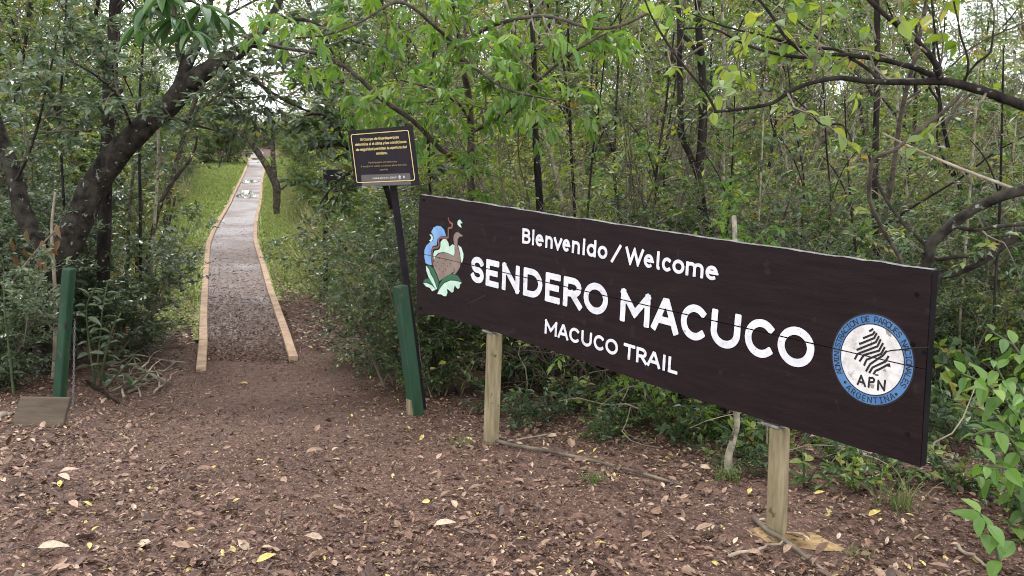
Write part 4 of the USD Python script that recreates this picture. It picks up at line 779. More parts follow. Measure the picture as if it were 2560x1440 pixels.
SS = [(1255, -30, 1300, 130, 1420, 640, 7.6, 5, 'dark stem slanting down from the top behind the notice board'), (1420, 60, 1425, 300, 1440, 620, 8.0, 4, 'thin stem behind the d of Bienvenido'), (1500, 250, 1478, 420, 1465, 620, 7.0, 3, 'slender stem behind the slash in the heading'), (1545, 180, 1535, 400, 1560, 640, 8.4, 4, 'thin dark stem behind the W of Welcome'),
 (1622, 300, 1615, 450, 1608, 640, 7.3, 3.5, 'slender dark stem behind the word Welcome'), (1665, 260, 1640, 450, 1655, 660, 6.9, 4, 'dark stem leaning right of the word Welcome'), (1690, 200, 1660, 420, 1672, 660, 7.8, 3, 'second thin stem just left of the twin-stemmed tree'), (1830, 420, 1822, 520, 1815, 680, 6.6, 3, 'thin stem right of the twin-stemmed tree'),
 (1905, 380, 1898, 520, 1900, 700, 6.8, 3, 'thin dark stem above the first C of MACUCO'), (1985, 300, 2010, 480, 1995, 700, 7.2, 3, 'pale thin stem above the last letters of MACUCO'), (2065, 350, 2075, 520, 2060, 720, 6.5, 3, 'thin stem left above the round emblem'), (2120, 420, 2130, 540, 2150, 740, 6.9, 3.5, 'stem just above the round emblem'),
 (2440, 280, 2430, 420, 2400, 800, 6.6, 3.5, 'thin stem right of the sign end'), (2505, 300, 2500, 500, 2480, 900, 6.3, 4, 'thin dark stem near the right edge'), (1085, 120, 1070, 300, 1080, 620, 8.3, 4, 'thin stem behind the right edge of the notice board'), (360, 60, 348, 300, 352, 640, 9.2, 4, 'thin straight stem between the leaning trunk and the verge'), (385, 80, 395, 320, 380, 700, 9.6, 4, 'second thin stem between leaning trunk and verge'), (160, 120, 150, 320, 165, 620, 8.9, 4, 'thin pale stem left of the upright trunk')]
for i, (x0, y0_, x1, y1_, x2, y2_, dd, rr, lab) in enumerate(SS):
    tree('slender_tree', lab, [[(x2, y2_ + 120, dd, rr * 1.1), (x2, y2_, dd, rr), (x1, y1_, dd, rr * .9), (x0, y0_, dd, rr * .7), (x0 + (x0 - x1) * .8, y0_ - 180, dd, rr * .5)], [(x1, y1_, dd, rr * .6), (x1 + 30 * (-1) ** i, y1_ - 90, dd - .1, rr * .5), (x1 + 75 * (-1) ** i, y1_ - 150, dd - .2, rr * .3)]], 'bark_dark' if i % 4 else 'bark_pale', dict(mid, size=.075), 'leaf_mid' if i % 2 else 'leaf_small', 200 + i, cat='tree', t0=.35, br_sp=.3, br_len=.4)
# centre: bright drooping leaves in front of the thicket
yb = 6.9
tree('arching_tree', 'tree arching bright green drooping narrow leaves over the notice board', [
    [(1180, 700, yb + .9, 11), (1178, 500, yb + .9, 10), (1176, 300, yb + .9, 9), (1150, 120, yb + .7, 8), (1120, -40, yb + .5, 7)],
    [(1176, 420, yb + .9, 6), (1110, 380, yb + .6, 6), (1030, 300, yb + .3, 6), (950, 245, yb + .2, 6), (880, 180, yb + .1, 5), (800, 135, yb, 5), (700, 118, yb, 4), (610, 92, yb, 3)],
    [(1150, 130, yb + .7, 5), (1240, 60, yb + .3, 5), (1350, 40, yb, 4), (1500, 72, yb - .2, 4), (1640, 20, yb - .2, 3)],
    [(1176, 330, yb + .9, 5), (1280, 270, yb + .4, 4), (1370, 180, yb, 4), (1450, 120, yb - .2, 3), (1520, 80, yb - .3, 3)],
    [(1150, 130, yb + .7, 5), (1080, 60, yb + .2, 4), (1000, 5, yb, 4), (900, 55, yb - .1, 3), (800, 90, yb - .1, 3), (740, 95, yb - .1, 2.5)],
    [(1176, 300, yb + .9, 5), (1120, 240, yb + .3, 4), (1060, 215, yb - .1, 3), (1000, 200, yb - .2, 2)],
    [(1150, 140, yb + .7, 4), (1200, 180, yb + .2, 4), (1290, 230, yb - .3, 3), (1390, 250, yb - .5, 2)]], 'bark_brown', dict(n=6, size=.115, width=.36, kind=4, droop=1.3, sag=.5, upn=.8), 'leaf_bright', 51, leafless=.2, br_sp=.11, br_len=.5, tw_sp=.10, tw_len=.18, t0=.05, up=.0, colour=.5)
yv = 13.5
tree('verge_tree', 'thin leafy tree on the left verge whose crown closes over the path', [[(405, 640, yv, 6), (425, 480, yv, 6), (465, 320, yv, 6), (530, 140, yv, 5), (570, 20, yv, 4), (590, -80, yv, 3)], [(472, 300, yv, 4), (560, 230, yv - .2, 3), (640, 190, yv - .3, 3), (720, 180, yv - .3, 2)], [(530, 180, yv, 4), (620, 100, yv, 3), (700, 60, yv + .2, 3), (780, 40, yv + .3, 2)], [(565, 40, yv, 3), (640, 0, yv, 3), (720, -40, yv, 2)], [(498, 230, yv, 3), (460, 150, yv, 3), (430, 60, yv, 2)], [(640, 190, yv - .3, 3), (690, 250, yv - .3, 2), (740, 270, yv - .3, 2)]], 'bark_brown', dict(small, size=.085), 'leaf_mid', 66, br_sp=.12, br_len=.9, tw_sp=.12, tw_len=.25, t0=.12, use=[0, 1, 2, 3, 4, 5], leafless=.15)
yd = ground(690, 540)[1]
tree('broken_tree', 'bare forked dead trunk leaning over the right kerb of the path', [[(692, 545, yd, 8), (692, 500, yd, 9), (692, 470, yd, 10), (680, 440, yd, 9), (660, 405, yd, 8), (640, 375, yd, 8), (620, 345, yd, 7), (600, 320, yd, 6)], [(690, 480, yd, 7), (686, 440, yd, 7), (682, 380, yd, 6), (684, 330, yd, 5)], [(692, 478, yd, 3), (710, 468, yd, 2.5), (722, 455, yd, 2)]], 'bark_brown', None, seed=55)

# ------------------------------------------------------------------ hand-placed shrubs
lowmade = {}
for k in range(22):
    t_ = R.random(); u_ = lu - .1 + (ru - lu + .7) * (k + t_) / 22; p = sp3(u_, 0) - e3 * R.uniform(.6, 1.35); p[2] = float(gz(p[0], p[1])); px = project(p)[0]
    lb = ('small dark-leaved' if k % 2 == 0 else 'small mid-green') + ' low plant ' + ('under the bird emblem' if px < 1190 else 'by the far sign post' if px < 1290 else 'under the M of MACUCO TRAIL' if px < 1400 else 'under the middle of MACUCO TRAIL' if px < 1550 else 'under the word TRAIL' if px < 1700 else 'under the sign, left of its near post' if px < 1900 else 'just right of the near sign post' if px < 2080 else 'under the round emblem' if px < 2290 else 'right of the sign end')
    lowmade.setdefault(lb, []).append((low[k % 2], p, R.uniform(.5, 1.0)))
for lb, its in lowmade.items():
    for f, p, sc_ in its: place(f, 'low_plant', lb, 'plant', p, R.uniform(0, 360), sc_, (lb.split(' low plant ')[0] + ' low plants ' + lb.split(' low plant ')[1]) if len(its) > 1 else None)
def shrub_at(px, py, f, sc, label, szz=1.0, dy=0): 
    p = ground(px, py); p[1] += dy; place(f, 'leafy_shrub', label, 'shrub', p, R.uniform(0, 360), sc, szz=szz)
shrub_at(985, 905, bushA[0], .9, 'dense dark shrub beside the path, left of the notice board pole')
shrub_at(1030, 965, bushA[1], .75, 'dense dark shrub right behind the leaning green post')
shrub_at(1000, 800, bushB[0], .95, 'leafy shrub covering the far notice by the path')
shrub_at(1100, 990, bushA[2], .62, 'dark shrub behind the left end of the welcome sign')
shrub_at(40, 915, bushG[0], .72, 'grey-green shrub in front of the trunk at the left edge')
shrub_at(262, 890, bushG[1], .75, 'grey-green shrub between the left post and the forked shrub')
shrub_at(-60, 975, bushG[1], .6, 'grey-green shrub at the left edge above the leaning plaque')
shrub_at(2480, 1090, low[1], 1.9, 'bushy green plant between the sign end and the right edge')
shrub_at(2400, 1130, low[0], 1.3, 'dark low plant beside the right end of the sign')
shrub_at(2540, 1060, bushB[1], .45, 'mid-green shrub at the right edge behind the broad-leaved plant')
shrub_at(1350, 985, low[0], 1.6, 'low dark plant under the sign, right of its far post')
shrub_at(1600, 1010, low[1], 1.5, 'low green plant under the middle of the sign')
shrub_at(1730, 1055, low[0], 1.5, 'low dark plant under the sign, left of its near post')

def leaf_thing(t, stem_lines, mat, R, step, size, width, droop, pairs=True, curl=.3, tipw=1):
    for ln, r in stem_lines:
        obj('stem', tube(ln, r, 6, .1, 2), 'stem_green', t, smooth=True); seg = np.linalg.norm(np.diff(ln, axis=0), axis=1); cum = np.r_[0, np.cumsum(seg)]; tot = cum[-1]; k = 0
        for s_ in np.arange(tot * .22, tot + step * .1, step):
            s_ = min(s_, tot * .999); i = max(np.searchsorted(cum, s_) - 1, 0); p = ln[i] + (ln[i + 1] - ln[i]) * ((s_ - cum[i]) / seg[i]); tan = unit(ln[i + 1] - ln[i]); side = unit(np.cross(tan, [0, 0, 1])); k += 1
            turn = (k % 2) * 1.1
            for sg in (-1, 1):
                o = unit(side * sg * math.cos(turn) + np.cross(side, tan) * sg * math.sin(turn) * .8); d = unit(o + tan * .5 + [0, 0, -droop * R.uniform(.4, 1.3)] + R.normal(0, .15, 3)); nn = unit(np.array([0, -.15, 1.0]) + R.normal(0, .25, 3))
                v, f, _ = leaves((p + o * .008)[None], d[None], nn[None], np.array([size * R.uniform(.6, 1.15) * (1 if s_ < tot * .9 else .7)]), width, 24, R)
                obj('leaf', (v, f), mat, t, rnd=np.full(len(v), np.clip(R.normal(.45, .22), 0, 1)))
Rh = np.random.default_rng(77)
bp = ground(2600, 1330); yb_ = bp[1]
bplant = thing('broadleaf_plant', 'fresh green broad-leaved plant reaching in at the lower right edge beside the sign', 'plant', bp)
L_ = [limb(l, 10) for l in ([(2640, 1360, yb_, 5), (2570, 1180, yb_ - .05, 5), (2490, 1075, yb_ - .1, 4), (2425, 1090, yb_ - .15, 3)], [(2640, 1340, yb_ + .1, 5), (2570, 1100, yb_ + .05, 5), (2500, 985, yb_, 4), (2405, 935, yb_ - .05, 3)],
      [(2650, 1370, yb_ - .1, 4), (2590, 1235, yb_ - .15, 4), (2530, 1175, yb_ - .2, 4), (2450, 1165, yb_ - .25, 3)], [(2660, 1300, yb_ + .2, 5), (2600, 1000, yb_ + .2, 5), (2540, 870, yb_ + .2, 4), (2480, 830, yb_ + .2, 3)], [(2660, 1350, yb_ - .05, 4), (2610, 1150, yb_ - .05, 4), (2570, 1010, yb_ - .1, 3), (2545, 960, yb_ - .1, 3)], [(2650, 1360, yb_, 4), (2560, 1270, yb_, 4), (2490, 1200, yb_, 3), (2430, 1185, yb_, 3)], [(2640, 1340, yb_ + .15, 4), (2560, 1060, yb_ + .12, 4), (2480, 900, yb_ + .1, 3)], [(2650, 1350, yb_ + .05, 4), (2600, 1180, yb_ + .05, 4), (2540, 1080, yb_ + .05, 3), (2470, 1010, yb_ + .05, 3)], [(2600, 1420, yb_ - .1, 4), (2560, 1360, yb_ - .1, 3), (2520, 1300, yb_ - .1, 3)])]
leaf_thing(bplant, L_, 'leaf_bright', Rh, .055, .11, .5, .6)
bp = ground(2500, 1432)
bplant2 = thing('seedling', 'leafy green seedling growing from the litter in the bottom right corner', 'plant', bp)
leaf_thing(bplant2, [limb([(2500, 1440, bp[1], 4), (2490, 1370, bp[1], 4), (2465, 1310, bp[1] - .03, 3), (2450, 1285, bp[1] - .05, 2)], 8)], 'leaf_bright', Rh, .06, .13, .5, .5)
bp = ground(2008, 1215)
sd_ = thing('seedling', 'bushy green seedling just right of the near sign post', 'plant', bp)
leaf_thing(sd_, [limb([(2008, 1225, bp[1], 3), (2010, 1170, bp[1], 3), (2003, 1120, bp[1], 2)], 8), limb([(2010, 1225, bp[1], 3), (2030, 1190, bp[1] - .05, 3), (2045, 1165, bp[1] - .08, 2)], 8)], 'leaf_mid', Rh, .05, .11, .45, .3)
bp = ground(240, 965)
up_ = thing('understory_plant', 'broad-leaved grey-green plant right of the left green post and chain', 'plant', bp)
yq = bp[1]
leaf_thing(up_, [limb(l, 9) for l in ([(240, 975, yq, 3), (225, 880, yq, 3), (215, 780, yq, 2), (240, 720, yq - .1, 2)], [(250, 975, yq, 3), (265, 880, yq - .1, 3), (290, 800, yq - .15, 2)], [(255, 975, yq, 3), (300, 930, yq - .15, 3), (335, 890, yq - .2, 2)], [(235, 975, yq, 3), (250, 840, yq + .1, 2), (270, 700, yq + .1, 2)], [(270, 985, yq - .05, 3), (330, 965, yq - .2, 2), (370, 930, yq - .25, 2)])], 'leaf_grey', Rh, .10, .13, .38, .5)
bp = ground(35, 990)
up_ = thing('understory_plant', 'pale-stemmed young plant left of the left green post, above the plaque', 'plant', bp); yq = bp[1]
leaf_thing(up_, [limb([(35, 1000, yq, 4), (25, 900, yq, 3), (12, 780, yq, 3), (10, 690, yq, 2)], 10)], 'leaf_grey', Rh, .14, .11, .45, .4)
yg = 6.0
gt = thing('glossy_branch', 'cluster of large glossy lance-shaped dark leaves hanging in at the top left', 'branch', at(430, -40, yg))
obj('twig', tube(*limb([(470, -120, yg, 5), (440, -20, yg, 5), (435, 40, yg, 4)], 8), 6, .1), 'twig', gt, smooth=True)
for cx, cy, dy, nl_ in ((440, 48, 0, 11), (375, 18, .1, 9), (505, 15, .1, 9), (345, 62, .2, 7), (478, 78, -.1, 8), (405, -15, 0, 8), (545, 40, .25, 6)):
    c = at(cx, cy, yg + dy); obj('twig', tube(*limb([(440, -20, yg, 3), ((440 + cx) / 2, (cy - 20) / 2, yg + dy / 2, 3), (cx, cy, yg + dy, 2)], 6), 5), 'stem_green', gt, smooth=True)
    for k in range(nl_):
        a = k * 2.4 + Rh.random(); d = unit(np.array([math.cos(a), math.sin(a), -.25 - Rh.random() * .9])); v, f, _ = leaves(c[None], d[None], unit(np.array([math.cos(a) * .5, math.sin(a) * .5, 1]) + Rh.normal(0, .15, 3))[None], np.array([Rh.uniform(.15, .23)]), .3, 24, Rh)
        obj('leaf', (v, f), 'leaf_gloss', gt, rnd=np.full(len(v), Rh.random()))
dl = thing('dead_leaf_spray', 'spray of orange-brown dead leaves hanging before the left trunk', 'branch', at(110, 560, yl - .5))
obj('twig', tube(*limb([(20, 720, yl - .5, 3), (80, 640, yl - .5, 3), (150, 565, yl - .5, 2)], 8), 5), 'twig', dl, smooth=True)
for px_, py_ in ((142, 560), (66, 575), (60, 620), (30, 600), (105, 600), (118, 620), (100, 640), (148, 600), (35, 640), (128, 610), (112, 650)):
    v, f, _ = leaves(at(px_, py_, yl - .5)[None], unit(np.array([Rh.normal(0, .3), Rh.normal(0, .3), -1]))[None], np.array([[Rh.normal(0, .3), -1, .2]]), np.array([Rh.uniform(.08, .14)]), .42, 24, Rh); obj('leaf', (v, f), 'leaf_dry', dl, rnd=np.full(len(v), Rh.random()))
tree('drooping_branch', 'dark leafy branch drooping over the right side of the path', [[(980, 520, 8.2, 8), (940, 420, 8.0, 7), (890, 375, 7.8, 5), (840, 360, 7.7, 4), (795, 370, 7.7, 2)], [(930, 420, 8.0, 5), (880, 430, 7.8, 4), (830, 470, 7.7, 3), (800, 510, 7.7, 2)], [(870, 375, 7.8, 4), (840, 320, 7.8, 4), (800, 285, 7.8, 3), (760, 290, 7.8, 2)]], 'bark_dark', dict(small, kind=4, size=.08), 'leaf_small', 61, cat='branch', br_sp=.09, br_len=.4, tw_sp=.08, tw_len=.18, t0=.1, up=.0)
st_ = ground(1828, 1186)[1]
tree('mottled_sapling', 'pale mottled crooked stem behind the near sign post', [[(1826, 1188, st_, 13), (1820, 1150, st_, 11), (1832, 1105, st_, 9), (1842, 1060, st_, 8), (1838, 1000, st_, 8), (1830, 880, st_, 8), (1840, 700, st_ + .3, 7), (1835, 540, st_ + .5, 6)]], 'bark_pale', None, cat='tree', seed=63)
yt = 6.2
for i, (lab, ox) in enumerate((('tangle of bare pale twigs under the middle of the sign', 1420), ('tangle of bare twigs under the sign just left of its near post', 1640), ('tangle of bare twigs under the right end of the sign', 2120))):
    b_ = ground(ox, (1030, 1090, 1190)[i]); t = thing('dead_branch', lab, 'branch', b_)
    for k in range(13):
        a, l_ = Rh.uniform(0, 6.28), Rh.uniform(.4, 1.0); w = walk(b_ + [Rh.normal(0, .25), Rh.uniform(0, .3), .02 + Rh.random() * .15], [math.cos(a), math.sin(a) * .4, Rh.uniform(.1, .9)], l_, 7, .28, -.06, Rh); w[:, 2] = np.maximum(w[:, 2], gnd(w[:, 0], w[:, 1]) + .01)
        obj('twig', tube(w, np.linspace(Rh.uniform(.003, .007), .0015, 8), 5, .1, k), 'twig_pale' if k % 3 else 'twig', t, smooth=True)
# ------------------------------------------------------------------ litter, grass, sticks
def scatter(n, fx, R):
    x, y = fx(n, R); k = np.array([True] * len(x)); return x, y
R = np.random.default_rng(5)
def litter(n, size, wd, y0, y1, xa, xb, tilt, kind, lift, colf):
    y = y0 + (y1 - y0) * R.random(n) ** 1.25; x = R.uniform(xa, xb, n) * (y + .6); z = gz(x, y) + (meshkit.fbm(np.stack([x * 1.1, y * 1.1, x * 0], -1), 4, 3) - .5) * .06 + lift * R.random(n)
    a = R.uniform(0, 2 * np.pi, n); D = np.stack([np.cos(a), np.sin(a), R.normal(0, tilt, n)], -1); N = np.stack([R.normal(0, tilt, n), R.normal(0, tilt, n), np.ones(n)], -1)
    xl_, xr_ = path_edges(y); onp = (y > Y0) & (x > xl_ + .05) & (x < xr_ - .05); gr = (y > Y0 + 1.6) & ~onp & (np.abs(x - path_x(y)) < 2.2) & ((x < path_x(y)) | (y > 14))
    xc = np.interp(y, [3.3, Y0], [-.55, float(path_x(Y0))]); tw = np.exp(-((x - xc) / (.55 + .11 * y)) ** 2) * np.clip((y - 3) / 3, .35, 1); drift = meshkit.fbm(np.stack([x * 1.6, y * 1.6, x * 0], -1), 3, 9)
    keep0 = (R.random(n) > tw * (.42 if size > .03 else .0)) & (R.random(n) < np.clip(.7 + (drift - .4) * 3, .55, 1))
    keep0 &= (((x - SANDC[0]) / .28) ** 2 + ((y - SANDC[1]) / .3) ** 2 > 1) | (R.random(n) < .22)
    keep = keep0 & (~onp | (R.random(n) < np.clip(1.0 - (y - Y0) * .30, .03, 1))) & (~gr | (R.random(n) < .22)); z = np.where(onp, np.maximum(gz(x, y) + .018 - .06 * np.maximum(0, 1 - (y - Y0 + .25) / 1.4), z - .08 * np.clip((y - Y0 - .3) / .9, 0, 1)), z)
    P = np.stack([x, y, z], -1)[keep]; s = (size * R.uniform(.45, 1.45, n) * (1 - .3 * tw))[keep]; cc = colf(n); cc = np.where(cc < .95, cc * (1 - .15 * tw), cc)
    return leaves(P, D[keep], N[keep], s, wd * R.uniform(.7, 1.4, len(P)), kind, R, cc[keep])
c1 = lambda n: np.where(R.random(n) < .02, R.uniform(.965, 1, n), np.clip(R.beta(2.0, 2.0, n) * .95, 0, .95))
Ls = [litter(110000, .018, .5, 3.3, 12, -.62, .62, .4, 2, .012, c1), litter(52000, .036, .42, 3.3, 13, -.62, .62, .42, 4, .02, c1), litter(3400, .066, .42, 3.3, 12, -.62, .62, .45, 4, .03, c1)]
n = 6500; y = Y0 + .2 + np.minimum(R.exponential(3.2, n), 26); xl_, xr_ = path_edges(y); x = xl_ + .05 + (xr_ - xl_ - .1) * R.random(n); a = R.uniform(0, 6.283, n)
Ls.append(leaves(np.stack([x, y, gz(x, y) + .016 + .008 * R.random(n)], -1), np.stack([np.cos(a), np.sin(a), R.normal(0, .2, n)], -1), np.stack([R.normal(0, .3, n), R.normal(0, .3, n), np.ones(n)], -1), R.uniform(.012, .04, n), .4, 4, R, np.clip(c1(n) * .55 + .2, 0, 1)))
n = 3600; y = Y0 + .1 + np.minimum(R.exponential(1.1, n), 6); xl_, xr_ = path_edges(y); x = xl_ + (xr_ - xl_) * R.random(n); a = R.uniform(0, 6.283, n)
Ls.append(leaves(np.stack([x, y, np.maximum(gz(x, y) + .016 - .06 * np.maximum(0, 1 - (y - Y0 + .25) / 1.4), gnd(x, y) - .012 * (y - Y0)) + .014 * R.random(n)], -1), np.stack([np.cos(a), np.sin(a), R.normal(0, .25, n)], -1), np.stack([R.normal(0, .35, n), R.normal(0, .35, n), np.ones(n)], -1), R.uniform(.015, .045, n), .42, 4, R, np.clip(c1(n) * .8 + .05, 0, 1)))
n = 11000; y = Y0 + .6 + 9 * R.random(n) ** 1.2; sd = np.where(R.random(n) < .5, -1, 1); xl_, xr_ = path_edges(y); x = np.where(sd < 0, xl_ - .08 - 1.8 * R.random(n), xr_ + .08 + 1.6 * R.random(n)); a = R.uniform(0, 6.283, n)
Ls.append(leaves(np.stack([x, y, gnd(x, y) + .035 + .02 * R.random(n)], -1), np.stack([np.cos(a), np.sin(a), R.normal(0, .2, n)], -1), np.stack([R.normal(0, .3, n), R.normal(0, .3, n), np.ones(n)], -1), R.uniform(.03, .07, n), .45, 4, R, c1(n)))
v, f = cat_mesh([(a, b) for a, b, _ in Ls]); obj('leaf_litter', (v, f), 'litter', rnd=np.concatenate([c for _, _, c in Ls]), label='fallen brown and yellow leaves covering the ground', kind='stuff')
# grass on the verges
for sd, wd_, lab in ((-1, 2.2, 'bright green turf verge left of the path'), (1, 1.7, 'bright green turf verge right of the path')):
    yy = np.concatenate([np.arange(Y0 + (1.1 if sd < 0 else 3.7), 20, .1), np.arange(20, 60, .4)]); rows_ = []
    for y in yy:
        xl_, xr_ = path_edges(y); t = np.linspace(0, 1, 12); grow_ = np.clip((y - Y0 - (3.5 if sd > 0 else .9)) / 2.2, 0.004, 1) * (.75 + .5 * float(meshkit.fbm(np.array([y * 1.3, sd * 5., 0]), 3, 2))); xx = (xl_ - .05 - t * wd_ * grow_) if sd < 0 else (xr_ + .05 + t * wd_ * grow_)
        rows_.append(np.stack([xx, np.full(12, y), gnd(xx, np.full(12, y)) + .028 * min(1, max(0, grow_ - .1) * 1.5) * (1 - t ** 6) - .012], -1))
    G = np.array(rows_); a_n, b_n = G.shape[:2]; ix = np.arange(a_n * b_n).reshape(a_n, b_n); q = np.stack([ix[:-1, :-1], ix[:-1, 1:], ix[1:, 1:], ix[1:, :-1]], -1).reshape(-1, 4); q = q if sd > 0 else q[:, ::-1]
    obj('verge', (G.reshape(-1, 3), np.vstack([q[:, [0, 1, 2]], q[:, [0, 2, 3]]])), 'turf', smooth=True, kind='structure', label=lab)
n = 90000; y = Y0 + .5 + 48 * R.random(n) ** 1.7; o = R.uniform(0, 1, n) ** .8; sd = np.where(R.random(n) < .5, -1, 1); xl_, xr_ = path_edges(y)
x = np.where(sd < 0, xl_ - .06 - o * 2.0, xr_ + .06 + o * 1.5); fade = np.clip((y - Y0 - np.where(sd > 0, 3.2, 1.1)) / 3.0, 0, 1); k = R.random(n) < fade; x, y = x[k], y[k]; n = len(x)
a = R.uniform(0, 2 * np.pi, n); h = R.uniform(.035, .11, n) * (1 + np.maximum(y - 14, 0) * .02); w = h * .1 + .0035 * (1 + np.maximum(y - 12, 0) * .06)
b0 = np.stack([x, y, gnd(x, y) - .005], -1); sdv = np.stack([np.cos(a), np.sin(a), 0 * a], -1); bend = np.stack([-np.sin(a), np.cos(a), 0 * a], -1) * (h * R.uniform(.2, .9, n))[:, None]
V = np.stack([b0 - sdv * w[:, None], b0 + sdv * w[:, None], b0 + bend * .35 + np.stack([0 * h, 0 * h, h * .65], -1) + sdv * (w * .6)[:, None], b0 + bend + np.stack([0 * h, 0 * h, h * R.uniform(.7, 1, n)], -1)], 1)
f = (np.array([[0, 1, 2], [0, 2, 3]])[None] + (np.arange(n) * 4)[:, None, None]).reshape(-1, 3)
obj('grass', (V.reshape(-1, 3), f), 'grass_blades', rnd=np.repeat(np.clip(R.normal(.45, .25, n), 0, 1), 4), label='short bright green grass on both verges of the path', kind='stuff')
def blades(cx, cy, num, spread, hmin, hmax, lean, wid=.006):
    x = cx + R.normal(0, spread, num); y = cy + R.normal(0, spread, num); h = R.uniform(hmin, hmax, num); a = R.uniform(0, 2 * np.pi, num); d = np.stack([np.cos(a), np.sin(a), 0 * a], -1); s = np.stack([-np.sin(a), np.cos(a), 0 * a], -1)
    b = np.stack([x, y, gnd(x, y)], -1); lv = R.uniform(.3, 1, num) * lean; rows = []
    for t, ww in ((0, 1), (.4, .9), (.75, .6), (1, .0)):
        c = b + d * (h * lv * t ** 2)[:, None] + np.stack([0 * h, 0 * h, h * t * (1 - .35 * t * lv)], -1); rows += [c - s * wid * ww, c + s * wid * ww]
    V = np.stack(rows, 1); q = np.array([[0, 1, 3], [0, 3, 2], [2, 3, 5], [2, 5, 4], [4, 5, 7], [4, 7, 6]])
    return V.reshape(-1, 3), (q[None] + (np.arange(num) * 8)[:, None, None]).reshape(-1, 3), np.repeat(R.random(num), 8)
tg_ = []
for y in np.arange(13.5, 34, .8):
    for sd in (-1, 1):
        for _ in range(1 if sd < 0 else 2):
            xl_, xr_ = path_edges(y); cx = (xl_ - R.uniform(1.3, 2.2)) if sd < 0 else (xr_ + R.uniform(.9, 1.9)); tg_.append(blades(cx, y + R.normal(0, .2), 70, .16, .4, 1.05, 1.0))
V, f = cat_mesh([(a, b) for a, b, _ in tg_]); obj('tall_grass', (V, f), 'dry_grass', rnd=np.concatenate([c for _, _, c in tg_]), label='tall half-dry grass along the outer edges of the verges', kind='stuff')
for px, py_, num, h, lab in ((1480, 1205, 34, .09, 'small green grass tuft in the litter in front of the sign'), (1150, 1115, 26, .08, 'small grass tuft left of the far sign post'), (2245, 1275, 40, .24, 'thin grass tuft below the right end of the sign'), (1820, 1200, 40, .12, 'grass tuft left of the near sign post'), (2150, 1395, 40, .05, 'low green tuft in front of the sand patch')):
    p = ground(px, py_); b = blades(p[0], p[1], num, .035, h * .5, h, 1.1, .003); t = thing('grass_tuft', lab, 'grass tuft', p); obj('blade', b[:2], 'tuft_blades', t, rnd=b[2])
for px_, py_, sz, cv, ang_, lab in ((95, 1388, .15, .93, .1, 'large pale curled leaf at the bottom left corner'), (20, 1235, .13, .3, 1.2, 'rust brown leaf at the left edge of the litter'), (175, 1215, .12, .92, 2.6, 'pair-like pale leaf left in the litter below the plaque'), (150, 1195, .11, .9, .4, 'pale long leaf below the leaning plaque'), (490, 1190, .11, .7, .2, 'pinkish brown leaf in the middle left of the litter'), (195, 1285, .12, .86, 2.4, 'tan leaf lying above the bottom left corner'), (765, 1145, .13, .8, .6, 'broad tan leaf in the middle of the litter'), (830, 1140, .09, .9, 1.0, 'pale round leaf in the middle of the litter'),
        (1085, 1330, .12, .94, .15, 'long yellow-green leaf in the foreground litter'), (1425, 1310, .12, .55, .0, 'curled brown bark piece in the litter before the sign'), (1475, 1095, .09, .3, 1.5, 'dark red dead leaf behind the sign line'), (2170, 1306, .10, .97, .5, 'pale yellow-green leaf right of the sand patch'), (1870, 1250, .08, .99, 1.1, 'bright yellow leaf left of the near sign post'), (2035, 1250, .07, .985, .2, 'bright yellow leaf right of the near sign post'), (1958, 1400, .10, .8, .9, 'grey-brown leaf in front of the near sign post'), (225, 1390, .07, .99, 2.0, 'yellow leaf in the bottom left of the litter'), (230, 1345, .06, .975, 1.2, 'small yellow leaf above the bottom left yellow leaf'), (2410, 1320, .09, .9, .4, 'whitish leaf near the bottom right seedling')):
    p = ground(px_, py_) + [0, 0, .03]; v, f, _ = leaves(p[None], np.array([[math.cos(ang_), math.sin(ang_), .1 + .2 * R.random()]]), unit(np.array([R.normal(0, .25), -.35, 1.0]))[None], np.array([sz * .8]), .34, 24, R)
    obj('fallen_leaf', (v, f), 'litter', rnd=np.full(len(v), cv if cv > .95 else cv * .94), label=lab, cat='leaf')
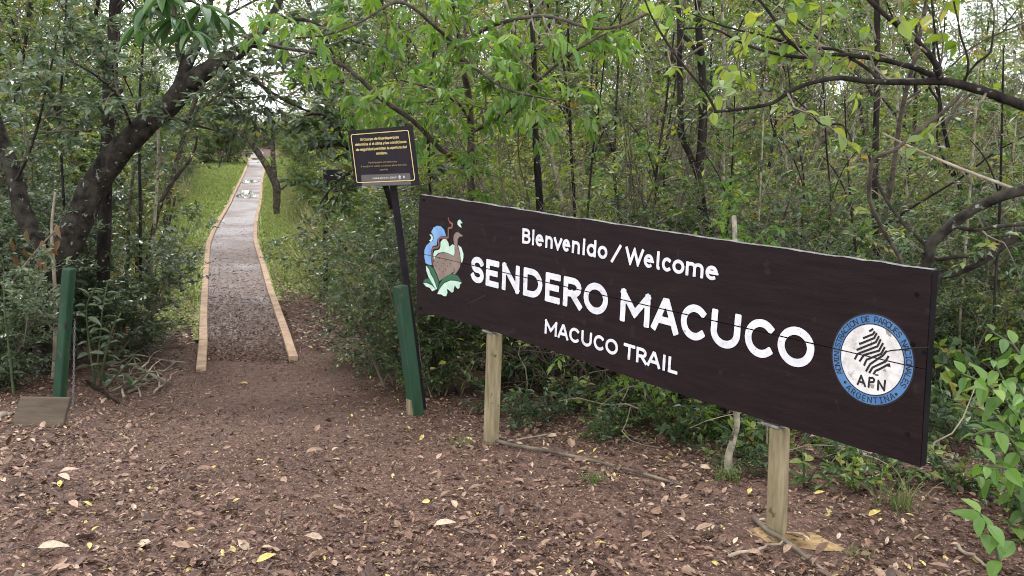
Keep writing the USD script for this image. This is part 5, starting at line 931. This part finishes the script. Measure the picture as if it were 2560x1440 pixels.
def stick(px0, py0, px1, py1, r, label, mat='twig_pale', lift=.02, name='fallen_stick', bow=.03):
    a, b = ground(px0, py0), ground(px1, py1); P = np.linspace(0, 1, 8)[:, None] * (b - a) + a; P += R.normal(0, bow * .25, P.shape) * [1, 1, .3]; P[:, 2] = gnd(P[:, 0], P[:, 1]) + lift
    obj(name, tube(P, np.linspace(r, r * .55, 8), 6, .2, 3), mat, smooth=True, label=label, cat='stick')
stick(1235, 1108, 1700, 1215, .012, 'long brown stick lying in the litter in front of the far sign post', 'twig')
stick(1880, 1310, 2060, 1440, .012, 'brown stick at the foot of the near sign post', 'twig')
stick(1830, 1410, 1960, 1372, .008, 'short stick left of the near sign post foot')
stick(1275, 1110, 1395, 1090, .006, 'thin white twig on the ground behind the far sign post')
stick(2160, 1210, 2310, 1185, .007, 'grey stick under the right end of the sign')
stick(2400, 1370, 2470, 1425, .009, 'pale stick in the litter at the bottom right')
stick(320, 985, 450, 905, .012, 'dark stick in the brush pile left of the path', 'twig')
stick(300, 960, 400, 975, .012, 'dark branch end in the brush pile by the chain', 'twig')
stick(215, 960, 300, 1010, .014, 'thick dark branch beside the hanging chain', 'bark_dark')
stick(0, 1048, 30, 1044, .022, 'thick pale branch end left of the leaning plaque')
stick(2000, 1195, 2120, 1215, .007, 'thin stick behind the near sign post')
bpile = thing('brush_pile', 'pile of thin dark sticks left of the path start', 'brush pile', ground(390, 960))
for k in range(26):
    a, b = ground(R.uniform(250, 440), R.uniform(880, 1000)), ground(R.uniform(300, 480), R.uniform(870, 985)); d = unit(b - a); b = a + d * min(np.linalg.norm(b - a), 1.0); P = np.linspace(0, 1, 6)[:, None] * (b - a) + a + R.normal(0, .012, (6, 3)); P[:, 2] = gnd(P[:, 0], P[:, 1]) + .012 + R.random() * .1
    obj('stick', tube(P, np.linspace(R.uniform(.005, .013), .003, 6), 5, .2, k), 'twig' if k % 3 else 'twig_pale', bpile, smooth=True)

v_, tot = 0, 0
for p in stage.Traverse():
    if p.IsA(UsdGeom.Mesh): tot += len(UsdGeom.Mesh(p).GetFaceVertexCountsAttr().Get())
print('triangles', tot)
